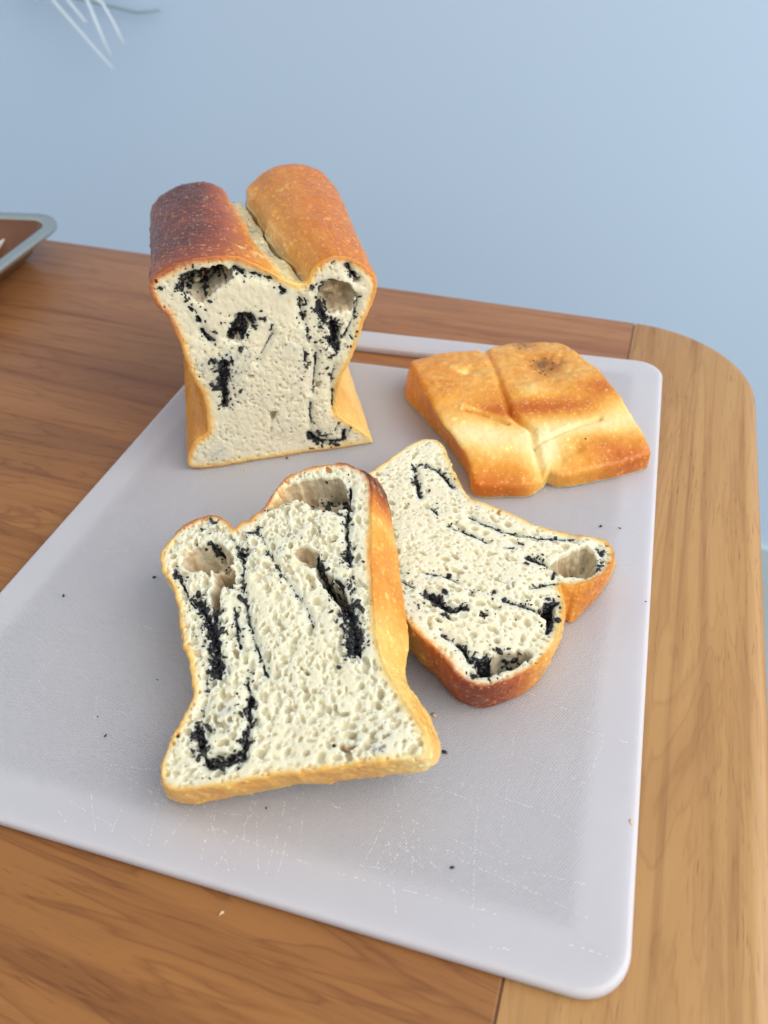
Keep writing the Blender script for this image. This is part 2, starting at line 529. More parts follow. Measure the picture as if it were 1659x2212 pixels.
for k in range(95):
    near = k < 60
    px = at_z((random.uniform(120, 1250), random.uniform(1700, 2080)) if near else (random.uniform(100, 1330), random.uniform(1000, 1750)))
    x0, y0 = px[0] - bcx, px[1] - bcy
    a = random.choice([1.9, 2.1, 1.6, 1.4, .1, -.1, 2.9]) + random.gauss(0, .15); L = random.uniform(.012, .06)
    n = int(L / .0011); ph = random.random()
    for j in range(n):
        if random.random() < .45: continue
        t = (j + random.uniform(-.3, .3)) * .0011
        x, y = x0 + math.cos(a + t * 2 * (ph - .5)) * t + random.gauss(0, .00012), y0 + math.sin(a) * t + random.gauss(0, .00012)
        if abs(x) < hx - .006 and abs(y) < hy - .006:
            dash(x, y, a + random.gauss(0, .2), random.uniform(.0002, .0007), random.uniform(.00009, .00019))
for k in range(900):
    x, y = random.uniform(-hx + .02, hx - .02), random.uniform(-hy + .02, hy - .03)
    dash(x, y, random.uniform(0, 3.1), random.uniform(.00012, .0003), random.uniform(.00006, .00015))
o = mesh_obj('knife_scratches', V, F, M_SCR, board, smooth=False); o['kind'] = 'stuff'

# ------------------------------------------------------------------ bread: voxel solids
CREAM = np.array([.81, .75, .555]); CREAM2 = np.array([.83, .775, .595]); GREYISH = np.array([.66, .68, .57])
BLACK = np.array([.010, .010, .011])


def to_mesh(D, org, h):
    g = openvdb.FloatGrid(2.5 * h)
    g.copyFromArray(np.clip(D, -2.5 * h, 2.5 * h).astype(np.float32))
    p, q = g.convertToQuads(0.0)
    return np.asarray(p, np.float64) * h + org, np.asarray(q, np.int64)


def vert_normals(v, q):
    n = np.cross(v[q[:, 2]] - v[q[:, 0]], v[q[:, 3]] - v[q[:, 1]])
    N = np.zeros_like(v)
    for k in range(4):
        for c in range(3): N[:, c] += np.bincount(q[:, k], n[:, c], len(v))
    return N / (np.linalg.norm(N, axis=1)[:, None] + 1e-12)


def carve_pores(D, org, h, zface, d2, uv0, n_big, n_mid, n_small, seed, orient, avoid=None, big=(1.5, 3.0), deep=(.9, 1.6)):
    """round and oval gas bubbles cut open by the knife at the face z = zface"""
    r_ = np.random.default_rng(seed); nx, ny, nz = D.shape
    occ = np.zeros(d2.shape, bool)
    ok = d2 < -.0016
    if avoid is not None: ok &= ~avoid
    iy = np.argwhere(ok)
    for cnt, lo, hi in ((n_big, big[0], big[1]), (n_mid, .75, 1.4), (n_small, .38, .7)):
        pick = iy[r_.integers(0, len(iy), cnt)]
        for (i, j) in pick:
            if occ[i, j]: continue
            r = (lo + (hi - lo) * r_.random() ** 1.7) * .5e-3 * 1.35
            u = uv0[0] + (i + r_.uniform(-.5, .5)) * h; v = uv0[1] + (j + r_.uniform(-.5, .5)) * h
            if d2[i, j] > -.0016 - r: r *= .6
            el = r_.uniform(1.0, 2.1); a = orient(u, v) + r_.normal(0, .45)
            ra, rb, rz = r * math.sqrt(el), r / math.sqrt(el), r * r_.uniform(*deep)
            zc = zface - r_.uniform(0, .65) * rz
            R = int(math.ceil(ra / h)) + 1; Rz = int(math.ceil(rz / h)) + 1
            kz = int(round((zc - org[2]) / h))
            i0, i1, j0, j1, k0, k1 = max(i - R, 0), min(i + R + 1, nx), max(j - R, 0), min(j + R + 1, ny), max(kz - Rz, 0), min(kz + Rz + 1, nz)
            if i0 >= i1 or j0 >= j1 or k0 >= k1: continue
            X = (org[0] + np.arange(i0, i1) * h - u)[:, None]; Y = (org[1] + np.arange(j0, j1) * h - v)[None]
            Zz = (org[2] + np.arange(k0, k1) * h - zc)[None, None]
            c, s_ = math.cos(a), math.sin(a)
            A2 = ((X * c + Y * s_) / ra) ** 2 + ((-X * s_ + Y * c) / rb) ** 2
            occ[i0:i1, j0:j1] |= A2 < 1.0
            d = (1 - np.sqrt(A2[:, :, None] + (Zz / rz) ** 2)) * min(ra, rb, rz)
            sub = D[i0:i1, j0:j1, k0:k1]; np.maximum(sub, d, out=sub)


BIT = []
def _bits():
    t = (1 + 5 ** .5) / 2
    iv = np.array([(-1, t, 0), (1, t, 0), (-1, -t, 0), (1, -t, 0), (0, -1, t), (0, 1, t), (0, -1, -t), (0, 1, -t), (t, 0, -1), (t, 0, 1), (-t, 0, -1), (-t, 0, 1)]) / 1.9
    fc = np.array([(0, 11, 5), (0, 5, 1), (0, 1, 7), (0, 7, 10), (0, 10, 11), (1, 5, 9), (5, 11, 4), (11, 10, 2), (10, 7, 6), (7, 1, 8), (3, 9, 4), (3, 4, 2), (3, 2, 6), (3, 6, 8), (3, 8, 9), (4, 9, 5), (2, 4, 11), (6, 2, 10), (8, 6, 7), (9, 8, 1)])
    for k in range(8):
        BIT.append(iv * np.array([1.3, .8, .42])[None] * (1 + rng.normal(0, .38, (12, 1))).clip(.35, 1.9))
    return fc


BITF = _bits()


def bits_mesh(name, pos, nor, size, parent, mat=None):
    V = []; F = []; n = 0
    for p, nn, sz in zip(pos, nor, size):
        b = BIT[rng.integers(0, 8)] * sz * .5
        t = np.cross(nn, rng.normal(0, 1, 3)); t /= np.linalg.norm(t) + 1e-9; bt = np.cross(nn, t)
        nn2 = nn + rng.normal(0, .35, 3); nn2 /= np.linalg.norm(nn2)
        V.append(p + b[:, :1] * t + b[:, 1:2] * bt + b[:, 2:3] * nn2 + nn * sz * .10); F.append(BITF + n); n += 12
    o = mesh_obj(name, np.concatenate(V), np.concatenate(F), mat or M_SES, parent, smooth=False); o['kind'] = 'stuff'
    return o


def scatter_fill(v, N, d2v, lines, zmin, seed, h, extra=None):
    """choose spots on the carved surface along the filling lines"""
    r_ = np.random.default_rng(seed)
    sel = np.where((v[:, 2] > zmin) & (d2v < -.0012) & (N[:, 2] > -.2))[0]
    cell = .0008
    key = (np.floor(v[sel, 0] / cell).astype(np.int64) + 4000) * 10000 + np.floor(v[sel, 1] / cell).astype(np.int64) + 4000
    od = np.argsort(key); key = key[od]; sel = sel[od]
    P = []; S = []
    for L, wd, dens, smax_ in lines:
        L = np.asarray(L); seg = np.linalg.norm(np.diff(L, axis=0), axis=1) if len(L) > 1 else np.array([0.])
        tot = seg.sum() + 2 * wd
        n = max(1, int(tot * 2 * wd * 1e6 * dens * 1.3))
        for _ in range(n):
            if len(L) > 1:
                k = r_.choice(len(seg), p=seg / seg.sum()); t = r_.random(); p = L[k] + (L[k + 1] - L[k]) * t
            else: p = L[0]
            p = p + r_.normal(0, wd * .55, 2)
            if r_.random() < .06: p = p + r_.normal(0, .003, 2)
            kk = (int(math.floor(p[0] / cell)) + 4000) * 10000 + int(math.floor(p[1] / cell)) + 4000
            a, b = np.searchsorted(key, kk), np.searchsorted(key, kk + 1)
            if a == b: continue
            P.append(sel[r_.integers(a, b)]); S.append(min(r_.gamma(1.6, smax_ / 2.8), smax_ * 1.9) + .0002)
    return np.array(P), np.array(S)


FOLDS = {}


def folds(lines): return FOLDS.get(id(lines), [])


def ragged(lines, seed):
    out = ragged_(lines, seed)
    FOLDS[id(out)] = [L for L, wd, dens, _ in lines if len(L) > 2 and dens > .55]
    return out


def ragged_(lines, seed):
    """break the traced streaks into uneven clumps with stray flecks beside them"""
    r_ = np.random.default_rng(seed); out = []
    for L, wd, dens, sz in lines:
        L = np.asarray(L, float)
        if len(L) == 1 or dens < .1: out.append((L, wd, dens, sz)); continue
        seg = np.linalg.norm(np.diff(L, axis=0), axis=1); cum = np.concatenate([[0], np.cumsum(seg)])
        n = max(3, int(cum[-1] / .0011)); t = np.linspace(0, cum[-1], n)
        Q = np.stack([np.interp(t, cum, L[:, 0]), np.interp(t, cum, L[:, 1])], 1)
        J = r_.normal(0, 1, Q.shape)
        for _ in range(2): J = (np.roll(J, 1, 0) + J * 2 + np.roll(J, -1, 0)) / 4
        Q = Q + J * (.00025 + wd * .2)
        i = 0
        while i < n - 1:
            k = int(r_.integers(2, 5)); sub = Q[i:i + k + 1]; i += k
            if len(sub) < 2: break
            out.append((sub, max(wd, .0005) * r_.uniform(.7, 1.3), dens * r_.choice([.35, .7, 1.0, 1.2, 1.5], p=[.12, .2, .28, .25, .15]) * (1 if dens < 1.5 else 1.15), sz))
        out.append((L, wd * 2.2 + .0012, dens * .05, sz * .6))
    return out


def fill_mask(x, y, lines):
    m = np.zeros(len(x)); s_ = np.zeros(len(x))
    for L, wd, dens, _ in lines:
        if dens < .3: continue
        d = dline(L, x, y)
        m = np.maximum(m, np.clip(1.25 - d / wd, 0, 1) * min(1, dens / 1.1))
        if len(L) > 1: s_ = np.maximum(s_, np.clip(1.0 - d / (wd * 2.2 + .0018), 0, 1) * min(1, .35 + dens))
    return m, s_


CR = [lin(252, 231, 174), lin(247, 203, 116), lin(231, 158, 58), lin(203, 113, 32), lin(156, 68, 20), lin(96, 37, 15)]


def crust_ramp(t):
    t = np.clip(t, 0, .9999) * (len(CR) - 1); i = t.astype(int); f = (t - i)[:, None]; A = np.array(CR)
    return A[i] * (1 - f) + A[np.minimum(i + 1, len(CR) - 1)] * f


def blisters(v, N, mask, n, seed, col, rmin=.0004, rmax=.0013):
    """small raised bubbles of the crust, paler than the skin around them"""
    r_ = np.random.default_rng(seed); idx = np.where(mask)[0]; sub = v[idx]; add = np.zeros(len(idx)); pal = np.zeros(len(idx))
    od = np.argsort(sub[:, 0]); sx = sub[od, 0]
    for c in r_.choice(len(idx), n):
        r = rmin + (rmax - rmin) * r_.random() ** 2; p = sub[c]
        a, b = np.searchsorted(sx, p[0] - 2 * r), np.searchsorted(sx, p[0] + 2 * r)
        k = od[a:b]; d = (sub[k] - p) * np.array([1, r_.uniform(.6, 1.4), r_.uniform(.6, 1.4)])
        f = np.clip(1.15 - np.sqrt((d ** 2).sum(1)) / r, 0, 1)
        add[k] = np.maximum(add[k], f * r * .34); pal[k] = np.maximum(pal[k], np.clip(f * 2, 0, 1) * r_.uniform(.3, 1.0))
    V2 = v.copy(); V2[idx] += N[idx] * add[:, None]
    c2 = col.copy(); lite = np.clip(c2[idx] * 1.15 + np.array([.20, .15, .08]), 0, .9)
    c2[idx] = c2[idx] * (1 - pal[:, None]) + lite * pal[:, None]
    return V2, c2


def split_bread(root, v, q, crust_v, col):
    fc = crust_v[q].mean(1) > .5
    out = []
    for nm, m, mt in (('crumb', ~fc, M_CRUMB), ('crust', fc, M_CRUST)):
        f = q[m]; idx = np.unique(f); mp = np.full(len(v), -1); mp[idx] = np.arange(len(idx))
        c4 = np.concatenate([col[idx], np.ones((len(idx), 1))], 1)
        out.append(mesh_obj(nm, v[idx], mp[f], mt, root, True, c4))
    return out


def frame_mat(o, x, y, z):
    return Matrix(((x[0], y[0], z[0], o[0]), (x[1], y[1], z[1], o[1]), (x[2], y[2], z[2], o[2]), (0, 0, 0, 1)))


def build_slice(name, label, org, X, Y, Zn, T, top, bot, cavs, lines, brown, seed, h=.0004, orient=None, counts=(700, 1900, 1700)):
    """org: point on the underside; X, Y in the slice plane, Zn its face normal. top/bot outlines in local metres"""
    top = smooth_poly(top, 2); bot = smooth_poly(bot, 2)
    al = np.concatenate([top, bot]); lo = al.min(0) - .003; hi = al.max(0) + .003
    nx, ny = (np.ceil((hi - lo) / h)).astype(int); z0 = -.0016; nz = int((T + .0032) / h)
    gx = lo[0] + np.arange(nx) * h; gy = lo[1] + np.arange(ny) * h; gz = z0 + np.arange(nz) * h
    GX, GY = np.meshgrid(gx, gy, indexing='ij')
    pts = np.stack([GX.ravel(), GY.ravel(), np.zeros(GX.size)], 1)
    wob = ((fbm(pts, 110, seed) - .5) * .0014 + (fbm(pts, 700, seed + 5, 2) - .5) * .0003).reshape(GX.shape).astype(np.float32)
    dt = sdf2(top, GX, GY).astype(np.float32) + wob; db = sdf2(bot, GX, GY).astype(np.float32) + wob
    t = np.clip(gz / T, 0, 1).astype(np.float32)[None, None]
    D2 = db[:, :, None] * (1 - t) + dt[:, :, None] * t
    bulge = (.0006 * np.sin(np.pi * t)).astype(np.float32)
    und = ((fbm(pts, 60, seed + 9, 2) - .5) * .0016).reshape(GX.shape).astype(np.float32)
    for L in folds(lines): und -= (.0013 * np.exp(-(dline(L, GX, GY) / .0021) ** 2)).astype(np.float32)
    top_s = gz[None, None] - (T + und[:, :, None])
    D = smax(D2 - bulge, np.maximum(top_s, -gz[None, None]), .0009).astype(np.float32)
    rag = ((fbm(pts, 420, seed + 13, 2) - .5) * .0022).reshape(GX.shape).astype(np.float32)
    dvar = (.45 + 1.1 * fbm(pts, 190, seed + 14, 2)).reshape(GX.shape).astype(np.float32)
    cavm = np.zeros(GX.shape, bool)
    for P, depth, rnd in cavs:
        P = smooth_poly(P, 2); dc = sdf2(P, GX, GY).astype(np.float32) + wob * 1.5 + rag
        cavm |= dc < .0004
        # a rounded pocket: the wall closes in with depth
        if depth > T:
            c = np.broadcast_to(-dc[:, :, None] - (T - gz)[None, None] * .10, D.shape)
        else:
            dep = depth * dvar * np.sqrt(np.clip(-dc / (rnd + 1e-9), 0, 1))
            c = np.minimum(-dc[:, :, None] + .0002, (gz[None, None] - (T - dep[:, :, None])))
        np.maximum(D, c, out=D)
    for L, wd, dens, _ in lines:           # the filling sits in shallow splits
        if dens < .9: continue
        dl = dline(L, GX, GY).astype(np.float32); dep = .0022 * np.clip(1 - (dl / (wd * .9)) ** 2, 0, 1)
        np.maximum(D, np.minimum(gz[None, None] - (T + und[:, :, None] - dep[:, :, None]), (wd - dl)[:, :, None]), out=D)
    carve_pores(D, (lo[0], lo[1], z0), h, T, dt, lo, *counts, seed, orient or (lambda u, v: math.pi / 2 if v > .014 else .1), cavm)
    v, q = to_mesh(D, np.array([lo[0], lo[1], z0]), h)
    N = vert_normals(v, q)
    if N[np.argmax(v[:, 2])][2] < 0: q = q[:, ::-1]; N = -N
    tt = np.clip(v[:, 2] / T, 0, 1)
    ii = np.clip(((v[:, 0] - lo[0]) / h).round().astype(int), 0, nx - 1); jj = np.clip(((v[:, 1] - lo[1]) / h).round().astype(int), 0, ny - 1)
    d2v = db[ii, jj] * (1 - tt) + dt[ii, jj] * tt
    topd = dt[ii, jj]
    # colours of the bread itself
    b = brown(v[:, 0], v[:, 1])
    b = b + (fbm(v, 90, seed + 2) - .5) * .20 + (fbm(v, 500, seed + 3, 2) - .5) * .10
    ccol = crust_ramp(b * np.where(d2v > -.0012, 1, 1))
    n1 = fbm(v, 70, seed + 7)[:, None]
    crumb = CREAM * (1 - n1) + CREAM2 * n1
    ring = sstep(-.0042, -.0007, d2v + (fbm(v, 400, seed + 8, 2) - .5) * .0022)[:, None]
    ringc = crust_ramp(np.clip(b * (.36 + .64 * sstep(-.0030, -.0008, d2v + (fbm(v, 900, seed + 18, 2) - .5) * .0014)), 0, 1))
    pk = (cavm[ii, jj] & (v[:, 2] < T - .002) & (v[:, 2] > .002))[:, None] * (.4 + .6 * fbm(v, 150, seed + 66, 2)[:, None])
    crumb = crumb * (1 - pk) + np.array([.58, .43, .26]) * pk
    m, st = fill_mask(v[:, 0], v[:, 1], lines)
    face = (v[:, 2] > T - .02)
    crumb = crumb * (1 - ring * .85) + ringc * ring * .85
    st = (st * (1 - .5 * ring[:, 0]) * face)[:, None]
    crumb = crumb * (1 - st * .55) + GREYISH * st * .55
    nz_ = fbm(v, 700, seed + 4, 2)
    blk = (np.clip(m * 1.6 - .30 - nz_ * 1.15, 0, 1) * 3).clip(0, 1)[:, None] * face[:, None]
    crumb = crumb * (1 - blk) + BLACK * blk
    crustv = sstep(-.0013, -.0008, d2v) * (v[:, 2] < T - .0001 + und[ii, jj]) * 1.0
    crustv = np.maximum(crustv, 0) * (v[:, 2] > .0006)
    cw = sstep(-.0016, -.0004, d2v)[:, None]
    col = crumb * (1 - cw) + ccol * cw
    rel = (fbm(v, 150, seed + 40) - .5) * .0016 + (fbm(v, 520, seed + 41, 2) - .5) * .0007
    v = v + N * (rel * sstep(-.0015, -.0004, d2v) * sstep(.0005, .002, v[:, 2]))[:, None]
    tear = (d2v < -.0012) & (v[:, 2] > T - .004)
    v = v + N * (tear * ((fbm(v * np.array([1, .7, 1]), 800, seed + 61, 2) - .5) * .0005))[:, None]
    ins = (d2v < -.002) & (v[:, 2] < T - .0022) & (v[:, 2] > .003)
    v = v + N * (ins * (fbm(v, 330, seed + 44, 2) - .5) * .0016)[:, None]
    v, col = blisters(v, N, (crustv > .5) & (d2v > -.0006), 520, seed + 50, col)
    root = empty(name, M=frame_mat(org, X, Y, Zn)); tag(root, label, 'bread slice')
    split_bread(root, v, q, crustv, col)
    P, S = scatter_fill(v, N, topd, lines, T - .021, seed + 20, h)
    bits_mesh('sesame_filling', v[P], N[P], S, root)
    return root, (v, N, topd)


def local_uv(zm, pts, o, X, Y, Zn):
    out = []
    for p in pts:
        w_ = at_plane(zm(p), o, Zn); out.append(((w_ - o) @ X, (w_ - o) @ Y))
    return np.array(out)


# ---- front slice: base on the board, upper half leaning on the slice under it
T = .020
slope = .225
g = np.array([.503, .864]) * slope
Zn = unit([-g[0], -g[1], 1]); bl = at_z((440, 1790), 0.0)
b0 = at_z(Z2((170, 1825)), 0.0)          # underside corner on the board
X = unit(np.array([.92, .39, 0]) - Zn * (np.array([.92, .39, 0]) @ Zn)); Y = np.cross(Zn, X)
o_bot = b0; o_top = b0 + Zn * T
tr = lambda pts: local_uv(Z2, pts, o_top, X, Y, Zn)
tb = lambda pts: local_uv(Z2, pts, o_bot, X, Y, Zn)
LEFT = [(85, 1665), (110, 1560), (150, 1480), (200, 1400), (230, 1340), (262, 1285), (266, 1250), (256, 1210), (248, 1150), (243, 1090), (238, 1040), (207, 985),
        (195, 930), (185, 840), (175, 760), (150, 690), (118, 640), (95, 590), (90, 545), (105, 500), (140, 450), (190, 400), (250, 360), (310, 335), (370, 325),
        (420, 337), (450, 362), (478, 405), (500, 378), (530, 352), (552, 362), (570, 335), (610, 300), (650, 258), (660, 228), (700, 180), (750, 132), (830, 90), (920, 65), (1010, 55),
        (1080, 60), (1135, 80)]
RIGHT = [(1175, 115), (1195, 180), (1192, 280), (1185, 400), (1185, 520), (1190, 640), (1197, 760), (1205, 870), (1218, 980), (1240, 1070), (1270, 1140), (1310, 1210), (1360, 1285), (1420, 1370), (1465, 1450), (1492, 1520), (1495, 1562)]
BOT = [(1450, 1590), (1380, 1600), (1200, 1622), (1000, 1648), (835, 1668), (806, 1688), (780, 1672), (600, 1700), (400, 1735), (250, 1760), (150, 1762), (105, 1732)]
RIGHT_B = [(1215, 112), (1245, 180), (1275, 240), (1296, 310), (1300, 400), (1325, 520), (1342, 640), (1360, 780), (1375, 900), (1388, 1000), (1374, 1080), (1362, 1160), (1390, 1230), (1430, 1280), (1480, 1345), (1520, 1420), (1545, 1500), (1552, 1570)]
BOT_B = [(1530, 1620), (1480, 1650), (1400, 1668), (1200, 1690), (1000, 1712), (832, 1730), (808, 1712), (795, 1732), (700, 1748), (560, 1768), (420, 1795), (300, 1822), (170, 1825)]
topo = tr(LEFT + RIGHT + BOT)
boto = np.concatenate([tr(LEFT), tb(RIGHT_B + BOT_B), tb([(105, 1775)])])
PXM = np.linalg.norm(tr([(0, 800)])[0] - tr([(1000, 800)])[0]) / 1000      # metres per traced pixel
cav = [([(700, 205), (760, 165), (850, 138), (950, 122), (1030, 128), (1062, 160), (1072, 230), (1065, 285), (1020, 300), (900, 282), (850, 262), (830, 246), (770, 250), (700, 275), (650, 310), (640, 300), (670, 255)], .015, .0018),
       ([(180, 590), (205, 530), (260, 485), (330, 462), (400, 462), (450, 500), (478, 560), (460, 600), (360, 610), (330, 622), (260, 618)], .014, .0026),
       ([(362, 600), (410, 585), (462, 585), (482, 640), (468, 690), (425, 690), (408, 740), (398, 800), (362, 850), (338, 800), (338, 740), (356, 680)], .05, .001),
       ([(775, 510), (815, 478), (880, 488), (915, 530), (930, 580), (870, 600), (820, 570)], .009, .003),
       ([(890, 560), (935, 590), (985, 650), (1040, 700), (1058, 760), (1058, 830), (1030, 800), (980, 750), (935, 690), (895, 630)], .05, .001),
       ([(1005, 1505), (1060, 1505), (1125, 1522), (1090, 1545), (1045, 1556), (1005, 1540)], .005, .0016),
       ([(330, 1575), (420, 1555), (500, 1545), (510, 1570), (440, 1605), (370, 1620)], .005, .002),
       ([(1100, 960), (1128, 1000), (1135, 1080), (1120, 1060)], .006, .001),
       ([(450, 1020), (480, 1005), (510, 1050), (490, 1075)], .003, .001), ([(780, 370), (830, 380), (830, 405), (790, 395)], .0025, .001),
       ([(780, 250), (820, 245), (845, 270), (800, 290), (770, 275)], .004, .0015), ([(790, 1090), (850, 1110), (880, 1160), (830, 1150)], .003, .0015)]
cav = [(tr(p), d, r) for p, d, r in cav]
FL = [([(1075, 170), (1066, 300), (1055, 420), (1060, 520), (1075, 575)], 12, 1.0, 1.2), ([(1050, 530), (1072, 545)], 26, 1.4, 1.5),
      ([(890, 540), (950, 680), (1020, 745), (1060, 810)], 22, 1.1, 1.4), ([(1060, 780), (1082, 880), (1098, 960), (1105, 1020)], 28, 1.9, 1.5), ([(1132, 960), (1130, 1060)], 8, .6, 1),
      ([(905, 520), (930, 600)], 16, .9, 1.4), ([(1000, 650), (1040, 690)], 18, 1.2, 1.3), ([(1080, 660), (1085, 760)], 10, .5, 1.2),
      ([(575, 400), (620, 440), (640, 500), (690, 570), (730, 640), (790, 720), (850, 810), (880, 900)], 6, .75, .9), ([(570, 410), (605, 385)], 16, 1.5, 1.5),
      ([(165, 590), (190, 650), (220, 710), (250, 770), (300, 850)], 7, 1.0, 1.1), ([(165, 600), (175, 640)], 12, 1.0, 1.2),
      ([(295, 760), (330, 850), (360, 920), (375, 1000), (380, 1080), (388, 1155)], 24, 1.7, 1.5), ([(390, 800), (375, 890)], 16, 1.4, 1.4), ([(335, 690), (340, 720)], 10, 1, 1.4),
      ([(490, 480), (522, 560), (515, 650), (520, 740), (540, 830), (560, 900), (570, 960)], 8, .9, 1.2), ([(500, 520), (540, 530)], 15, 1.3, 1.4),
      ([(570, 960), (600, 1030), (625, 1100), (645, 1160)], 6, .9, 1.0), ([(470, 800), (480, 880), (495, 960), (503, 1010)], 10, 1.2, 1.2),
      ([(540, 1120), (540, 1200), (555, 1280)], 8, .8, 1.1), ([(550, 1270), (552, 1400), (540, 1440), (520, 1530)], 13, 1.2, 1.3),
      ([(285, 1440), (300, 1520), (318, 1590), (345, 1620)], 20, 1.7, 1.4), ([(340, 1620), (400, 1625), (460, 1605), (515, 1570), (525, 1500)], 16, 1.6, 1.4), ([(320, 1590), (430, 1570), (500, 1550)], 14, .8, 1.1),
      ([(335, 1150), (325, 1280), (310, 1370)], 4, .6, .8), ([(290, 490), (340, 468), (380, 475)], 14, 1.2, 1.5), ([(375, 545), (430, 560)], 24, .7, 1.6), ([(440, 680), (460, 700)], 12, 1.0, 1.4),
      ([(370, 365)], 14, 1.2, 1.6), ([(300, 405), (350, 400)], 8, .5, .9), ([(440, 440), (480, 450)], 8, .8, .9),
      ([(860, 150), (930, 165), (1000, 160), (1040, 190)], 22, .42, 1.5), ([(930, 240), (1000, 225), (1050, 230)], 26, .55, 1.6), ([(860, 235), (870, 200)], 14, .4, 1.4), ([(870, 280), (1000, 300), (1050, 320)], 8, .9, 1.0),
      ([(620, 295), (700, 270), (760, 262)], 6, .7, .9), ([(990, 1520)], 10, 1.0, 1.3), ([(1413, 1590)], 7, 1.5, 1.5), ([(185, 1500)], 6, 1.2, 1.0), ([(500, 1590)], 10, 1, 1.3),
      ([(1125, 690)], 6, 1, 1), ([(1150, 890)], 6, 1, 1), ([(1135, 495)], 4, 1, .8), ([(985, 860)], 8, .6, .9), ([(640, 600), (750, 750)], 60, .01, .7)]
FL = ragged([(tr(L), w_ * PXM, d, s_ * 1.15e-3) for L, w_, d, s_ in FL], 5)
c_dome = tr([(1180, 110)])[0]; c_lob = tr([(250, 360)])[0]; c_wst = tr([(1290, 850)])[0]; c_bot = tr([(1000, 1690)])[0]


def brown_front(x, y):
    b = np.full(len(x), .30)
    b += .55 * np.exp(-(((x - c_dome[0]) / .020) ** 2 + ((y - c_dome[1]) / .016) ** 2))
    b += .42 * np.exp(-(((x - c_dome[0] + .03) / .03) ** 2 + ((y - c_dome[1]) / .012) ** 2))
    b += .34 * np.exp(-(((x - c_lob[0]) / .022) ** 2 + ((y - c_lob[1]) / .012) ** 2))
    b += .16 * np.exp(-(((x - c_wst[0]) / .016) ** 2 + ((y - c_wst[1] - .022) / .024) ** 2))
    b -= .12 * np.exp(-(((x - c_wst[0]) / .016) ** 2 + ((y - c_wst[1] + .022) / .022) ** 2))
    b -= .22 * np.exp(-(((x - tr([(1500, 1600)])[0][0]) / .012) ** 2 + ((y - tr([(1500, 1600)])[0][1]) / .010) ** 2))
    return b


mid_x = tr([(700, 800)])[0]


def orient_f(u, v):
    if v < .012: return .1
    return math.pi / 2 + .25 * math.sin((u - mid_x[0]) * 60)


build_slice('bread_slice', 'bread slice with black sesame swirls leaning on top of another slice', o_bot, X, Y, Zn, T, topo, boto, cav, FL, brown_front, 11, orient=orient_f)

# ---- slice underneath, lying flat with its dome toward the table edge
T = .023
Zn = np.array([0, 0, 1.0]); X = unit([-.503, -.864, 0]); X = -X; Y = np.cross(Zn, X)
Y = unit([.864, -.503, 0]); X = np.cross(Y, Zn)
o_bot = np.array([-.0832, .329, 0.0]); o_top = o_bot + Zn * T
tr = lambda pts: local_uv(Z3, pts, o_top, X, Y, Zn)
tb = lambda pts: local_uv(Z3, pts, o_bot, X, Y, Zn)
UP = [(60, 260), (130, 195), (220, 135), (300, 90), (370, 70), (430, 85), (470, 115), (495, 160), (510, 210), (530, 270), (560, 330), (590, 380), (622, 420), (645, 458), (690, 470), (760, 488), (850, 520), (960, 570),
      (1080, 622), (1170, 650), (1250, 662), (1330, 675), (1420, 690), (1485, 712)]
RLOBE = [(1522, 755), (1535, 800), (1525, 850), (1490, 905), (1430, 950), (1370, 972), (1300, 988), (1235, 985), (1195, 968), (1178, 985)]
LLOBE = [(1195, 1012), (1222, 1040), (1226, 1090), (1217, 1160), (1202, 1230), (1180, 1310), (1150, 1380), (1100, 1440), (1040, 1500), (960, 1550), (870, 1590), (780, 1618), (690, 1622), (620, 1598), (560, 1568),
         (520, 1530), (500, 1490), (450, 1430), (390, 1370), (320, 1310), (245, 1240)]
hid_w = [(-8.48, 22.9), (-9.9, 22.9), (-11.6, 23.2), (-12.9, 23.3), (-13.5, 23.9), (-13.0, 25.0)]
hid = np.array([((np.array([a, b, 2.3]) * .01 - o_top) @ X, (np.array([a, b, 2.3]) * .01 - o_top) @ Y) for a, b in hid_w])
RLOBE_B = [(1545, 800), (1540, 860), (1512, 925), (1478, 990), (1425, 1062), (1352, 1142), (1290, 1205), (1252, 1230), (1228, 1195)]
LLOBE_B = [(1205, 1240), (1190, 1340), (1150, 1440), (1100, 1530), (1040, 1602), (950, 1672), (850, 1716), (760, 1746), (680, 1752), (600, 1736), (540, 1702), (490, 1650), (420, 1560), (330, 1480), (262, 1405), (225, 1330)]
topo = np.concatenate([tr(UP + RLOBE + LLOBE), hid])
boto = np.concatenate([tr(UP), tb(RLOBE_B + LLOBE_B), hid])
PXM = np.linalg.norm(tr([(300, 800)])[0] - tr([(1300, 800)])[0]) / 1000
cav = [([(1100, 860), (1180, 815), (1260, 770), (1340, 742), (1395, 760), (1432, 815), (1444, 880), (1400, 922), (1330, 945), (1250, 938), (1180, 918), (1130, 890)], .014, .003),
       ([(640, 1475), (700, 1440), (790, 1395), (870, 1388), (950, 1372), (1015, 1388), (1035, 1415), (970, 1470), (900, 1502), (830, 1530), (740, 1552), (670, 1532)], .014, .002),
       ([(1035, 1135), (1090, 1095), (1160, 1082), (1168, 1150), (1150, 1225), (1112, 1290), (1100, 1200), (1070, 1160)], .009, .002),
       ([(1000, 1000), (1090, 970), (1170, 958), (1175, 972), (1090, 990), (1010, 1012)], .007, .001),
       ([(340, 1025), (420, 1065), (520, 1105), (600, 1100), (590, 1140), (500, 1150), (420, 1110)], .004, .002), ([(690, 1150), (740, 1140), (750, 1180), (700, 1185)], .004, .001),
       ([(1050, 1040), (1120, 1030), (1150, 1045), (1080, 1068)], .004, .001), ([(550, 1160), (600, 1155), (620, 1180), (570, 1185)], .003, .001),
       ([(640, 1200), (720, 1195), (760, 1220), (680, 1225)], .003, .001), ([(1000, 690), (1060, 720), (1100, 710), (1020, 680)], .004, .001)]
